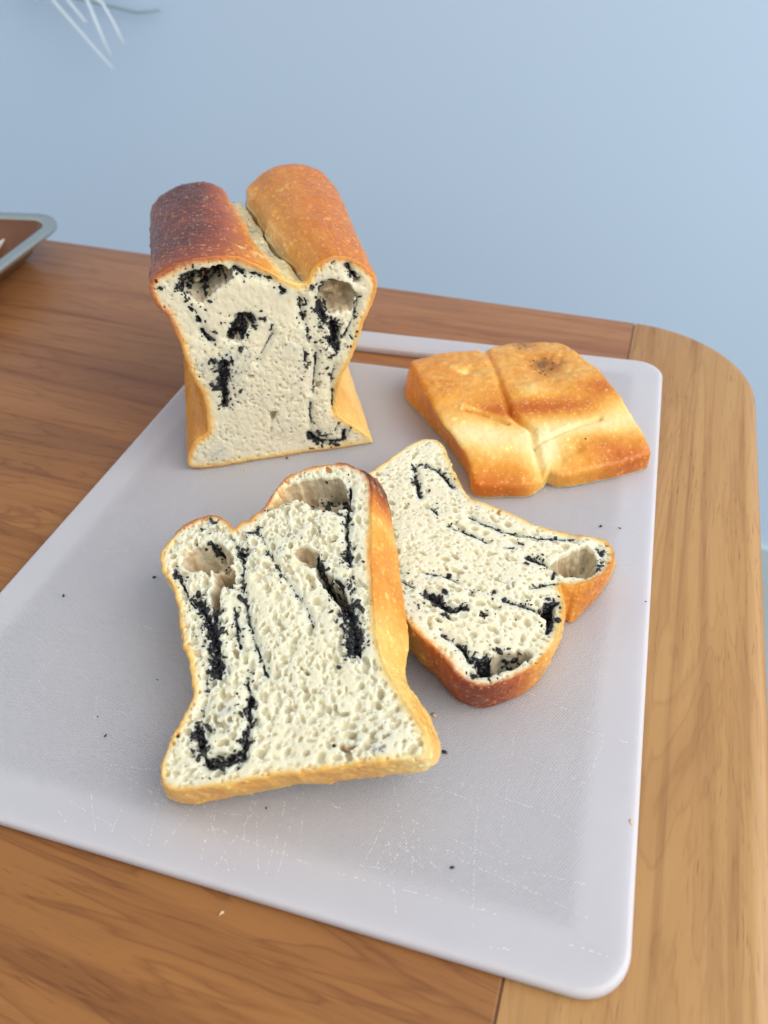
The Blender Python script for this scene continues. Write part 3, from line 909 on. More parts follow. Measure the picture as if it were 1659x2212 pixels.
cav = [(tr(p), d, r) for p, d, r in cav]
FL = [([(290, 240), (298, 330), (320, 430)], 13, 1.6, 1.5), ([(310, 225), (370, 235), (430, 265), (470, 310), (528, 375)], 11, 1.0, 1.4), ([(390, 500), (430, 545)], 9, 1.3, 1.4), ([(490, 600), (580, 640), (650, 665), (740, 705)], 8, 1.1, 1.3),
      ([(630, 545), (740, 600), (830, 640), (930, 655)], 9, 1.2, 1.3), ([(930, 660), (1050, 685), (1160, 690), (1290, 692)], 10, 1.0, 1.4), ([(850, 750), (900, 750)], 9, 1.0, 1.3), ([(955, 720)], 15, 1.5, 1.5),
      ([(985, 800), (1060, 830), (1110, 850)], 20, 1.3, 1.6), ([(1170, 890), (1220, 870)], 24, 1.3, 1.6), ([(1250, 915), (1300, 920)], 18, 1.2, 1.6), ([(1340, 920), (1400, 905), (1445, 870), (1452, 800), (1420, 745)], 11, .8, 1.3), ([(1280, 850), (1380, 870)], 26, .3, 1.0),
      ([(360, 905), (480, 920), (560, 960)], 7, 1.0, 1.2), ([(490, 925)], 16, 1.0, 1.4), ([(630, 1010), (660, 1020)], 10, 1, 1.3), ([(730, 1025), (800, 1045)], 12, 1.0, 1.4), ([(345, 1030), (420, 1075), (470, 1115), (540, 1135), (600, 1110)], 25, 1.6, 1.6), ([(480, 1030)], 18, 1.3, 1.6),
      ([(720, 1162)], 22, 1.8, 1.6), ([(817, 1115)], 13, 1.5, 1.5), ([(845, 1080), (940, 1100), (1040, 1130)], 10, 1.1, 1.4), ([(950, 1100)], 18, 1.3, 1.5), ([(1060, 1135), (1110, 1112), (1158, 1092)], 20, 1.8, 1.5), ([(1140, 1120), (1140, 1200), (1112, 1270)], 18, 1.6, 1.5),
      ([(205, 960), (280, 1000)], 8, 1.3, 1.3), ([(215, 1025)], 10, 1.3, 1.3), ([(445, 1250)], 10, 1.5, 1.5), ([(460, 1280), (500, 1310), (560, 1340)], 10, 1.1, 1.3), ([(555, 1335), (590, 1390), (640, 1450)], 16, 1.5, 1.5),
      ([(690, 1460), (760, 1430)], 20, 1.5, 1.6), ([(800, 1385), (900, 1410), (990, 1400)], 18, 1.2, 1.6), ([(650, 1530), (740, 1532), (850, 1490), (920, 1470)], 15, 1.2, 1.5), ([(720, 1490), (800, 1470), (880, 1450)], 22, .6, 1.6),
      ([(1015, 988), (1100, 972), (1170, 962)], 6, 1.5, 1.1), ([(660, 945)], 7, 1.2, 1.3), ([(705, 860)], 5, 1.2, 1.2), ([(765, 955)], 4, 1.2, .9), ([(550, 1018)], 8, 1.2, 1.3), ([(745, 1337)], 5, 1.2, 1.0), ([(910, 1195)], 4, 1.2, 1.0), ([(435, 1195)], 6, 1.0, 1.1), ([(610, 1525)], 7, 1.2, 1.3),
      ([(575, 1552)], 6, 1.0, 1.2), ([(315, 1130)], 10, .8, 1.2), ([(185, 308)], 4, 1.2, 1.0), ([(352, 97)], 4, 1.2, 1.0), ([(600, 800), (900, 900)], 90, .008, .8)]
FL = ragged([(tr(L), w_ * PXM, d, s_ * 1.15e-3) for L, w_, d, s_ in FL], 5)
c_low = tr([(450, 1500)])[0]; c_low2 = tr([(850, 1640)])[0]; c_rl = tr([(1480, 900)])[0]


def brown_right(x, y):
    b = np.full(len(x), .22)
    b += .40 * np.exp(-(((x - c_low[0]) / .030) ** 2 + ((y - c_low[1]) / .030) ** 2))
    b += .42 * np.exp(-(((x - c_low2[0]) / .022) ** 2 + ((y - c_low2[1]) / .020) ** 2))
    b += .30 * np.exp(-(((x - c_rl[0]) / .025) ** 2 + ((y - c_rl[1]) / .022) ** 2))
    return b


build_slice('bread_slice', 'bread slice lying flat on the board, its base tucked under the leaning slice', o_bot, X, Y, Zn, T, topo, boto, cav, FL, brown_right, 31, counts=(240, 1300, 1700),
            orient=lambda u, v: math.pi / 2 + .2 * math.sin(u * 60) if v > .012 else .1)

# ------------------------------------------------------------------ half loaf
A = at_z((405, 1018)); B = at_z((805, 958))
X = unit(B - A); Zn = np.array([X[1], -X[0], 0.0]); Y = np.array([0, 0, 1.0])      # Zn faces the viewer
oL = A
tr = lambda pts: np.array([((at_plane(Z1(p), oL, Zn) - oL) @ X, at_plane(Z1(p), oL, Zn)[2]) for p in pts])
SEC = [(325, 2045), (330, 1990), (345, 1930), (380, 1880), (430, 1852), (462, 1825), (462, 1770), (450, 1700), (435, 1610), (418, 1560), (380, 1515), (345, 1440), (310, 1330), (280, 1240), (240, 1160), (208, 1100), (185, 1058), (140, 1022), (102, 970), (83, 920),
       (80, 865), (100, 820), (150, 785), (230, 748), (330, 710), (430, 685), (520, 675), (620, 680), (720, 705), (800, 742), (860, 778), (920, 812), (980, 842), (1040, 862), (1075, 860), (1105, 850), (1128, 800), (1150, 752), (1190, 712), (1240, 686),
       (1300, 678), (1370, 688), (1440, 712), (1500, 748), (1542, 790), (1568, 830), (1572, 880), (1560, 930), (1545, 980), (1515, 1055), (1482, 1090), (1465, 1170), (1432, 1270), (1400, 1350), (1360, 1420), (1330, 1490), (1310, 1570), (1298, 1650), (1300, 1705), (1340, 1745), (1410, 1785), (1480, 1825),
       (1530, 1865), (1545, 1895), (1535, 1912)]
sec = tr(SEC)
sec = np.concatenate([sec, [(.1040, .0004), (.080, .0), (.05, 0), (.02, 0), (.003, .0005)]])
sec[:, 1] = np.maximum(sec[:, 1], 0)
back = np.array([(0, .004), (.001, .018), (.0055, .032), (.0065, .05), (.004, .068), (-.001, .082), (-.003, .095), (0, .106), (.009, .113), (.022, .118), (.036, .1175), (.044, .1125), (.0480, .1105), (.0515, .108), (.055, .1115), (.060, .113), (.070, .121), (.084, .1235), (.098, .121),
                 (.109, .113), (.1145, .102), (.1145, .092), (.110, .08), (.1035, .066), (.101, .05), (.1015, .034), (.105, .018), (.1072, .005), (.104, .0002), (.08, 0), (.05, 0), (.02, 0), (.003, .0004)])
DEP = .138
h = .0005
top = smooth_poly(sec, 2); bk = smooth_poly(back, 2)
al = np.concatenate([top, bk]); lo = al.min(0) - .003; hi = al.max(0) + .003
nx, ny = np.ceil((hi - lo) / h).astype(int); z0 = -DEP - .002; nz = int((DEP + .004) / h)
gx = lo[0] + np.arange(nx) * h; gy = lo[1] + np.arange(ny) * h; gz = (z0 + np.arange(nz) * h).astype(np.float32)
GX, GY = np.meshgrid(gx, gy, indexing='ij')
pts = np.stack([GX.ravel(), GY.ravel(), np.zeros(GX.size)], 1)
wob = ((fbm(pts, 200, 3) - .5) * .0010 + (fbm(pts, 800, 8, 2) - .5) * .0005).reshape(GX.shape).astype(np.float32)
dt = sdf2(top, GX, GY).astype(np.float32) + wob; db = sdf2(bk, GX, GY).astype(np.float32)
tq = np.clip(-gz / DEP, 0, 1); tq = (1 - (1 - tq) ** 1.35).astype(np.float32)
zz = -gz / DEP
US_F, US_B = .0755, .0515
useam = np.interp(zz, [0, .12, .35, .7, 1], [US_F, .072, .0635, .0555, US_B])
bump_ = np.interp(gx, [0, .035, .06, .072, .09, .112], [0, .55, 1, 1, .55, 0])
D = np.empty((nx, ny, nz), np.float32)
for k in range(nz):
    it = np.clip(np.arange(nx) + np.round((US_F - useam[k]) * bump_ / h).astype(int), 0, nx - 1)
    ib = np.clip(np.arange(nx) + np.round((US_B - useam[k]) * bump_ / h).astype(int), 0, nx - 1)
    D[:, :, k] = dt[it] * (1 - tq[k]) + db[ib] * tq[k]
# the top splits between the two rolls: a torn cleft
hw = (.0038 + np.clip(gy - .098, 0, 1) * .16)[None, :, None]
off_ = (useam + .0014 * np.sin(zz * 13) + .0004 * np.sin(zz * 37 + 1))[None, None]
lev = (.0985 + .0055 * np.clip(zz * 5, 0, 1) + .0012 * np.sin(zz * 17 + 1))[None, None]
cleft = np.minimum(np.minimum(hw - np.abs(gx[:, None, None] - off_), gy[None, :, None] - lev), (-.004 - gz)[None, None] * .6).astype(np.float32)
crease = np.minimum(np.minimum(.0009 - np.abs(gx[:, None, None] - off_ - .0030), gy[None, :, None] - lev + .006), (-.008 - gz)[None, None] * .6).astype(np.float32)
D = smax(D, cleft, .0022).astype(np.float32); D = smax(D, crease, .0006).astype(np.float32)
D2L = D.copy()
und = ((fbm(pts, 45, 19, 2) - .5) * .0022).reshape(GX.shape).astype(np.float32)
D = smax(D, (-gz - DEP)[None, None] + 0 * D, .022)                         # domed far end

cavs = [([(286, 885), (308, 838), (350, 812), (380, 850), (388, 935), (345, 948), (300, 920)], .022, .0012),
        ([(285, 865), (305, 820), (370, 788), (450, 755), (540, 745), (605, 758), (640, 790), (600, 850), (540, 905), (480, 955), (430, 995), (385, 985), (330, 950), (292, 905)], .020, .003),
        ([(620, 1065), (680, 1042), (750, 1062), (768, 1105), (740, 1165), (700, 1205), (660, 1245), (600, 1235), (578, 1195), (620, 1140), (640, 1100)], .008, .003),
        ([(1170, 935), (1195, 870), (1255, 828), (1330, 838), (1405, 868), (1447, 920), (1432, 1000), (1385, 1050), (1300, 1072), (1230, 1062), (1185, 1000)], .012, .003),
        ([(1362, 748), (1420, 765), (1468, 820), (1456, 865), (1410, 842), (1378, 800)], .011, .002),
        ([(1240, 1110), (1300, 1105), (1330, 1140), (1322, 1200), (1335, 1250), (1290, 1305), (1248, 1250), (1260, 1190)], .008, .002),
        ([(862, 1702), (925, 1680), (905, 1740), (878, 1795)], .003, .001), ([(630, 1575), (652, 1590), (650, 1640), (632, 1640)], .003, .001), ([(725, 1460), (770, 1450), (760, 1480), (730, 1482)], .003, .001),
        ([(1165, 1530), (1195, 1495), (1218, 1510), (1190, 1555)], .003, .001), ([(540, 1360), (590, 1360), (600, 1500), (590, 1650), (550, 1640), (540, 1500)], .003, .001), ([(1040, 1010), (1080, 950), (1090, 980), (1060, 1015)], .006, .0012)]
rag = ((fbm(pts, 420, 13, 2) - .5) * .0022).reshape(GX.shape).astype(np.float32)
dvar = (.45 + 1.1 * fbm(pts, 190, 14, 2)).reshape(GX.shape).astype(np.float32)
cavm = np.zeros(GX.shape, bool); kf = np.searchsorted(gz, -.024)
Df = D[:, :, kf:]; gf = gz[kf:]
PXM = np.linalg.norm(tr([(300, 1200)])[0] - tr([(1300, 1200)])[0]) / 1000
FL = [([(300, 890), (325, 830), (380, 800)], 34, 2.0, 1.5), ([(330, 930), (360, 950)], 26, 1.6, 1.5), ([(430, 800), (500, 780)], 22, .8, 1.6), ([(540, 850), (470, 890), (440, 960)], 26, .7, 1.6), ([(400, 850), (520, 820)], 36, .4, 1.6), ([(640, 760), (680, 790), (690, 810)], 18, 1.1, 1.5), ([(700, 795), (830, 820), (880, 840)], 10, .9, 1.3),
      ([(930, 890), (960, 920)], 14, 1.2, 1.3), ([(345, 1020), (370, 1040)], 14, 1.0, 1.3), ([(395, 1080), (410, 1110)], 14, 1.3, 1.4), ([(425, 1170), (450, 1210), (485, 1240)], 14, 1.3, 1.4), ([(600, 1210), (630, 1180), (650, 1120)], 28, 1.7, 1.6), ([(690, 1090), (730, 1080), (750, 1130)], 26, 1.7, 1.6), ([(690, 1150), (690, 1220)], 20, 1.7, 1.6), ([(672, 1277)], 13, 2.0, 1.8),
      ([(485, 1355)], 16, 1.4, 1.6), ([(565, 1370), (572, 1450)], 26, 1.7, 1.6), ([(555, 1450), (560, 1530), (572, 1600), (576, 1650)], 24, 1.9, 1.6), ([(620, 1362)], 16, 1.4, 1.5), ([(660, 1635)], 10, 1.3, 1.6), ([(880, 1130), (882, 1170)], 8, 1.2, 1.3), ([(885, 1190), (840, 1270), (790, 1370)], 4, .7, .8), ([(825, 1097)], 10, 1.8, 1.6), ([(585, 860), (545, 845)], 10, 1, 1.5),
      ([(1060, 960), (1075, 1050), (1085, 1110)], 10, 1.1, 1.3), ([(1095, 960), (1108, 1000)], 11, 1.3, 1.4), ([(1110, 1150), (1120, 1240)], 12, .9, 1.4), ([(1100, 1310), (1100, 1410)], 12, 1.4, 1.5), ([(1085, 1470), (1070, 1570)], 8, .8, 1.2), ([(1165, 1290), (1165, 1380), (1155, 1480), (1150, 1580)], 9, .9, 1.3), ([(1130, 1640), (1135, 1750), (1140, 1800)], 8, 1.2, 1.2),
      ([(1185, 990), (1210, 1050), (1220, 1080)], 28, 1.9, 1.6), ([(1180, 1140), (1240, 1090)], 18, 1.5, 1.5), ([(1280, 1120), (1290, 1180), (1260, 1240), (1300, 1280)], 30, 1.7, 1.6), ([(1285, 1330)], 16, 1.3, 1.4), ([(1300, 1400), (1270, 1470), (1275, 1580), (1285, 1690)], 7, .8, 1.2), ([(1140, 875)], 15, 1.7, 1.7), ([(1195, 890), (1200, 920)], 18, 1.3, 1.6), ([(1245, 840), (1270, 840)], 12, 1.2, 1.5), ([(1310, 870)], 15, 1.7, 1.7),
      ([(1285, 720), (1270, 730)], 13, 1.3, 1.7), ([(1375, 740), (1395, 800), (1440, 840)], 14, 1.0, 1.5), ([(1440, 950), (1430, 1040), (1380, 1160), (1350, 1210)], 8, .8, 1.3), ([(1390, 1200), (1405, 1220)], 10, 1.0, 1.4), ([(1125, 1840), (1165, 1880), (1220, 1905)], 20, 1.7, 1.5), ([(1220, 1900), (1290, 1892), (1345, 1885), (1360, 1820)], 15, 1.6, 1.5), ([(1320, 1770), (1290, 1820)], 10, .8, 1.3), ([(1160, 1830), (1260, 1850)], 24, .25, 1.0),
      ([(150, 895)], 9, 2.2, 1.8), ([(410, 1470)], 10, .9, 1.4), ([(480, 1830)], 5, 1.2, 1.2), ([(710, 1330)], 5, 1.2, 1.1), ([(715, 1430)], 6, 1.2, 1.1), ([(810, 1580)], 5, 1.2, 1.0), ([(425, 1430)], 6, .8, 1.0), ([(1200, 1200), (1240, 1500)], 40, .06, .9)]
FL = ragged([(tr(L), w_ * PXM, d, s_ * 1.15e-3) for L, w_, d, s_ in FL], 5)
for L in folds(FL): und -= (.0016 * np.exp(-(dline(L, GX, GY) / .0024) ** 2)).astype(np.float32)
Df[:] = smax(Df, gf[None, None] - und[:, :, None], .0008)
for P, depth, rnd in cavs:
    dc = sdf2(smooth_poly(tr(P), 2), GX, GY).astype(np.float32) + wob * 1.5 + rag; cavm |= dc < .0004
    dep = depth * dvar * np.sqrt(np.clip(-dc / rnd, 0, 1))
    np.maximum(Df, np.minimum(-dc[:, :, None] + .0002, gf[None, None] + dep[:, :, None]), out=Df)
for L, wd, dens, _ in FL:
    if dens < .5: continue
    dl = dline(L, GX, GY).astype(np.float32); dep = .0022 * np.clip(1 - (dl / (wd * .9)) ** 2, 0, 1)
    np.maximum(Df, np.minimum(gf[None, None] - (und[:, :, None] - dep[:, :, None]), (wd - dl)[:, :, None]), out=Df)
carve_pores(Df, (lo[0], lo[1], float(gf[0])), h, 0.0, dt, lo, 130, 700, 2200, 51, lambda u, v: math.pi / 2 - .15 if v > .012 else .1, cavm, big=(1.0, 1.6), deep=(.7, 1.4))
v, q = to_mesh(D, np.array([lo[0], lo[1], z0]), h)
N = vert_normals(v, q)
if N[np.argmax(v[:, 2])][2] < 0: q = q[:, ::-1]; N = -N
ii = np.clip(((v[:, 0] - lo[0]) / h).round().astype(int), 0, nx - 1); jj = np.clip(((v[:, 1] - lo[1]) / h).round().astype(int), 0, ny - 1)
kk = np.clip(((v[:, 2] - z0) / h).round().astype(int), 0, nz - 1)
d2v = D2L[ii, jj, kk]; topd = dt[ii, jj]
zf = und[ii, jj]
dz = np.clip(-v[:, 2] / DEP, 0, 1)
us = np.interp(dz, zz[::-1], useam[::-1]) 
x, y = v[:, 0], v[:, 1]
leftroll = sstep(.006, -.004, x - us)
b = np.full(len(v), .36)
hi_ = sstep(.070, .100, y)
# left roll well browned, paling toward the cleft; right roll golden
b += hi_ * leftroll * (.46 * sstep(.072, .022, x) + .08 + .10 * np.exp(-((x - .028) / .02) ** 2)) * (.72 + .28 * sstep(0, .25, dz))
b += hi_ * (1 - leftroll) * (.10 + .10 * np.exp(-((x - .102) / .018) ** 2) + .06 * dz)
b -= .22 * np.exp(-((x - us) / .0085) ** 2) * hi_
b -= .17 * np.exp(-((x - .104) / .013) ** 2) * sstep(.075, .03, y)
b += .10 * (1 - hi_) * sstep(.03, .0, x)
b += (fbm(v, 45, 71) - .5) * .18 + (fbm(v, 260, 72, 2) - .5) * .09
ccol = crust_ramp(b)
# torn pale dough inside the cleft
cl = np.exp(-((x - us + .001) / (.0056 + .0010 * dz)) ** 2) * hi_ * sstep(.115, .105, y) * sstep(-.0012, -.004, v[:, 2])
cl = np.clip(cl * 1.3, 0, 1)[:, None]
pale = np.array([.78, .66, .38]) * (.7 + .5 * fbm(v, 300, 75)[:, None])
grey = np.clip((fbm(v, 130, 77) - .5) * 5, 0, 1)[:, None]
pale = pale * (1 - .45 * grey) + np.array([.30, .32, .29]) * .45 * grey
ccol = ccol * (1 - cl) + pale * cl
n1 = fbm(v, 70, 81)[:, None]
crumb = CREAM * (1 - n1) + CREAM2 * n1
ring = sstep(-.0056, -.0012, topd + (fbm(v, 400, 83, 2) - .5) * .0022)[:, None]
crumb = crumb * (1 - ring * .85) + crust_ramp(np.clip(b * (.30 + .72 * sstep(-.0034, -.0006, topd + (fbm(v, 900, 88, 2) - .5) * .0016)), 0, 1)) * ring * .85
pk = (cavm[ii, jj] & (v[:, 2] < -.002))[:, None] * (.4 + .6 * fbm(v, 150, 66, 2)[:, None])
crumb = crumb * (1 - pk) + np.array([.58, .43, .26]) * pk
m, st = fill_mask(x, y, FL)
st = st[:, None]; crumb = crumb * (1 - st * .38) + GREYISH * st * .38
blk = (np.clip(m * 1.6 - .30 - fbm(v, 700, 84, 2) * 1.15, 0, 1) * 3).clip(0, 1)[:, None]
crumb = crumb * (1 - blk) + BLACK * blk
front_ = (v[:, 2] > zf - .0012) | ((topd < -.0016) & (v[:, 2] > -.022))
crustv = np.where(front_, 0.0, 1.0)
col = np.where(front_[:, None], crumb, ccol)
edge = sstep(-.0010, -.0001, topd)[:, None] * front_[:, None]
col = col * (1 - edge) + crust_ramp(np.clip(b * .9, 0, 1)) * edge
root = empty('half_loaf', M=frame_mat(oL, X, Y, Zn))
tag(root, 'upright half loaf of twin domed sesame bread, cut face and brown crust showing', 'bread loaf')
# gentle blisters and wrinkles on the crust itself
cr = (crustv > .5)
wr = (fbm(v * np.array([1, 1, .45]), 120, 91) - .5) * .0012 + (fbm(v, 420, 92, 2) - .5) * .0004
wr2 = cl[:, 0] * (fbm(v * np.array([1, 1, .3]), 300, 93, 2) - .5) * .0014
v = v + N * (cr * (wr + wr2) * sstep(0, -.004, v[:, 2]))[:, None]
tear = (topd < -.0012) & (v[:, 2] > -.004)
v = v + N * (tear * ((fbm(v * np.array([1, .6, 1]), 700, 98, 2) - .5) * .0008))[:, None]
ins = (topd < -.002) & (v[:, 2] < -.0022) & (v[:, 2] > -.025) & ~cr
v = v + N * (ins * (fbm(v, 330, 97, 2) - .5) * .0018)[:, None]
v, col = blisters(v, N, cr & (v[:, 2] < -.002) & (y > .06), 1700, 95, col, .0004, .0014)
v, col = blisters(v, N, cr & (v[:, 2] < -.002) & (y <= .06), 200, 96, col, .0004, .0009)
split_bread(root, v, q, crustv, col)
P, S = scatter_fill(v, N, topd, FL, -.019, 61, h)
bits_mesh('sesame_filling', v[P], N[P], S, root)
cs = np.where((cl[:, 0] > .6) & (grey[:, 0] > .3))[0]
P = rng.choice(cs, min(70, len(cs)))
bits_mesh('cleft_seeds', v[P], N[P], rng.uniform(.0004, .0010, len(P)), root)
del D, D2L, Df

# ------------------------------------------------------------------ heel (end crust, lying crust side up)
h = .0005
ZM = .017
tr = lambda pts, z=ZM: np.array([at_z(Z4(p), z)[:2] for p in pts])
HT = [(310, 205), (420, 178), (550, 157), (672, 150), (690, 158), (720, 134), (800, 118), (900, 105), (1000, 100), (1080, 108), (1140, 145), (1190, 195), (1240, 232), (1290, 272), (1312, 310), (1350, 360), (1400, 410), (1450, 480), (1500, 570), (1540, 660), (1558, 715)]
HF = [(1562, 735), (1500, 752), (1400, 785), (1300, 808), (1200, 832), (1120, 846), (1060, 848), (1035, 828), (1015, 822), (1005, 848), (960, 880), (935, 902), (860, 906), (760, 909), (680, 911), (640, 900), (622, 860)]
HL = [(616, 795), (590, 745), (555, 690), (515, 620), (478, 560), (430, 480), (380, 400), (335, 300), (308, 240)]
HLb = [(612, 800), (575, 745), (540, 695), (500, 648), (470, 592), (440, 577), (400, 532), (345, 462), (300, 428), (278, 392), (276, 330)]
zt_ = lambda p: .022
def hz(p): return float(np.interp(p[1], [380, 560, 730, 910], [.020, .0155, .008, .005]))
trh = lambda pts, f: np.array([at_z(Z4(p), f(p))[:2] for p in pts])
topo = np.concatenate([trh(HT, hz), trh(HF, hz), trh(HL, lambda p: min(.018, hz(p) + .002))])
boto = np.concatenate([trh(HT, hz), trh(HF, lambda p: hz(p) - .003), tr(HLb, .001)])
cx_, cy_ = topo.mean(0)
topo = smooth_poly(topo, 2); boto = smooth_poly(boto, 2)
al = np.concatenate([topo, boto]); lo = al.min(0) - .003; hi = al.max(0) + .003
nx, ny = np.ceil((hi - lo) / h).astype(int); z0 = -.001; nz = int(.031 / h)
GX, GY = np.meshgrid(lo[0] + np.arange(nx) * h, lo[1] + np.arange(ny) * h, indexing='ij'); gz = (z0 + np.arange(nz) * h).astype(np.float32)
pts = np.stack([GX.ravel(), GY.ravel(), np.zeros(GX.size)], 1)
q_ = lambda p, z=.018: at_z(Z4(p), z)[:2]
# axis from base edge (far) to dome edge (near)
axf = unit(q_((1000, 880), .006) - q_((720, 140), .02)); s_far = q_((720, 140), .02)
sv = (GX - s_far[0]) * axf[0] + (GY - s_far[1]) * axf[1]
LEN = np.linalg.norm(q_((1000, 880), .006) - s_far)
tv = np.clip(sv / LEN, 0, 1)
HTOP = np.interp(tv, [0, .15, .42, .55, .70, .85, 1.0], [.0195, .0225, .0235, .0215, .0185, .0145, .0085]).astype(np.float64)
seam_px = [(685, 148), (712, 205), (742, 280), (775, 385), (800, 450), (822, 515), (880, 560), (940, 592), (952, 650), (968, 705), (988, 765), (1015, 830)]
seam = np.array([q_(p, .02 - .008 * (p[1] / 900)) for p in seam_px])
ds = dline(seam, GX, GY)
HTOP -= .0038 * np.exp(-(ds / .0018) ** 2) * (.35 + .65 * sstep(.1, .6, tv))
side = np.sign((GX - s_far[0]) * -axf[1] + (GY - s_far[1]) * axf[0])
cross = np.array([q_(p, .016) for p in [(955, 645), (1020, 620), (1100, 590), (1200, 560), (1290, 535)]]); dcx = dline(cross, GX, GY)
HTOP -= .0022 * np.exp(-(dcx / .0012) ** 2); 
tear = np.array([q_(p, .02) for p in [(590, 478), (680, 490), (760, 510), (815, 528)]]); dtr = dline(tear, GX, GY)
HTOP -= .0034 * np.exp(-(dtr / .0012) ** 2)
for px, rr, am in (((600, 285), .004, -.0025), ((1000, 260), .011, -.0035), ((930, 390), .008, .0018), ((1180, 650), .003, -.0018), ((1150, 690), .004, .001), ((500, 300), .02, .0012), ((1250, 340), .018, .0016), ((720, 680), .02, .0016), ((1300, 660), .02, .0014)):
    p = q_(px, .02 - .006 * max(0, (px[1] - 450) / 450)); HTOP += am * np.exp(-((GX - p[0]) ** 2 + (GY - p[1]) ** 2) / rr ** 2)
HTOP += ((fbm(pts, 70, 101) - .5) * .0020 + (fbm(pts, 330, 102, 2) - .5) * .0007).reshape(GX.shape)
wob = ((fbm(pts, 180, 103) - .5) * .0012).reshape(GX.shape)
dt = (sdf2(topo, GX, GY) + wob).astype(np.float32); db = (sdf2(boto, GX, GY) + wob).astype(np.float32)
t = np.clip(gz / .020, 0, 1)[None, None]
D2 = db[:, :, None] * (1 - t) + dt[:, :, None] * t
D = smax(D2, gz[None, None] - HTOP.astype(np.float32)[:, :, None], .0032); D = np.maximum(D, -gz[None, None])
# a few raised bubbles
v, q = to_mesh(D, np.array([lo[0], lo[1], z0]), h); N = vert_normals(v, q)
if N[np.argmax(v[:, 2])][2] < 0: q = q[:, ::-1]; N = -N
ii = np.clip(((v[:, 0] - lo[0]) / h).round().astype(int), 0, nx - 1); jj = np.clip(((v[:, 1] - lo[1]) / h).round().astype(int), 0, ny - 1)
x, y = v[:, 0], v[:, 1]
b = np.full(len(v), .35)
def blob(px, rx, am, ry=None, ang=0.0):
    p = q_(px, .02 - .010 * max(0, (px[1] - 450) / 450)); c, s_ = math.cos(ang), math.sin(ang)
    a = (x - p[0]) * c + (y - p[1]) * s_; bb = -(x - p[0]) * s_ + (y - p[1]) * c
    return am * np.exp(-((a / rx) ** 2 + (bb / (ry or rx)) ** 2))


for a in (((900, 470), .016, .24, .006, .25), ((1130, 450), .020, .26, .007, .3), ((1300, 370), .012, .26, .010, .3), ((720, 490), .012, .22, .005, -.1), ((640, 560), .02, -.14, .008, .1), ((560, 620), .016, -.22, .010), ((780, 640), .020, -.24, .010, .1),
          ((1180, 560), .026, -.28, .007, .35), ((1420, 480), .016, -.22, .012), ((1030, 640), .014, -.24, .012), ((1000, 720), .008, -.24, .014), ((700, 880), .026, .26, .009), ((860, 830), .02, .12, .01), ((1480, 700), .026, .24, .010, .3), ((1330, 640), .02, .10, .008, .3),
          ((1200, 800), .03, .06, .008, .2), ((1000, 220), .014, .12), ((760, 420), .010, .10), ((450, 260), .03, .04), ((330, 330), .012, .10, .03, .6), ((930, 390), .006, -.18), ((600, 285), .004, -.25), ((705, 503), .012, -.38, .0020, -.2)):
    b += blob(*a)
wall_ = sstep(.55, .2, N[:, 2]) * (x < q_((620, 800), .01)[0] + .002)
b = b * (1 - wall_) + wall_ * (.46 + (fbm(v, 90, 105) - .5) * .2)
b += (fbm(v, 60, 106) - .5) * .16 + (fbm(v, 330, 107, 2) - .5) * .22 * sstep(.6, .3, (x - s_far[0]) * axf[0] / LEN + (y - s_far[1]) * axf[1] / LEN)
ccol = crust_ramp(b)
sm = np.clip(blob((1010, 235), .0095, 1.0, .0065, .4) * (.0 + 1.5 * fbm(v, 230, 108)), 0, .75)[:, None]
sm = np.maximum(sm, np.clip(blob((900, 125), .007, .8) * (.3 + fbm(v, 260, 109)), 0, .6)[:, None])
ccol = ccol * (1 - sm) + np.array([.075, .055, .038]) * sm
under_ = (v[:, 2] < .0012)
crustv = np.where(under_, 0., 1.)
col = np.where(under_[:, None], CREAM[None], ccol)
v0 = np.array([cx_, cy_, 0]); root = empty('bread_heel', v0)
tag(root, 'bread heel lying crust side up, pale and golden with a dark sesame smudge', 'bread heel')
v, col = blisters(v, N, crustv > .5, 750, 111, col, .0004, .0011)
split_bread(root, v - v0, q, crustv, col)
spots = [(940, 225), (950, 200), (930, 205), (985, 255), (1010, 270), (1025, 285), (1000, 240), (980, 215), (1040, 262), (1055, 210), (1010, 190), (880, 135), (865, 120), (850, 112), (955, 108), (1225, 590), (960, 238), (1020, 250), (930, 545), (920, 535), (1045, 235)]
tp = np.where(N[:, 2] > .5)[0]; P = []
for p in spots:
    w_ = q_(p, .0225 - .006 * max(0, (p[1] - 450) / 450)); P.append(tp[np.argmin((x[tp] - w_[0]) ** 2 + (y[tp] - w_[1]) ** 2)])
bits_mesh('sesame_specks', v[P] - v0, N[P], rng.uniform(.0007, .0017, len(P)), root)

# ------------------------------------------------------------------ loose seeds and crumbs
def loose(name, px, size, z, mat, label, cat, group):
    p = at_z(px, z); b = BIT[rng.integers(0, 8)] * size * .5
    a = rng.uniform(0, 6.28); R2 = np.array([[math.cos(a), -math.sin(a), 0], [math.sin(a), math.cos(a), 0], [0, 0, 1]])
    b = b @ R2.T; b[:, 2] -= b[:, 2].min() + .00004
    o = mesh_obj(name, b, BITF, mat, None, False); o.location = p; tag(o, label, cat, group); return o


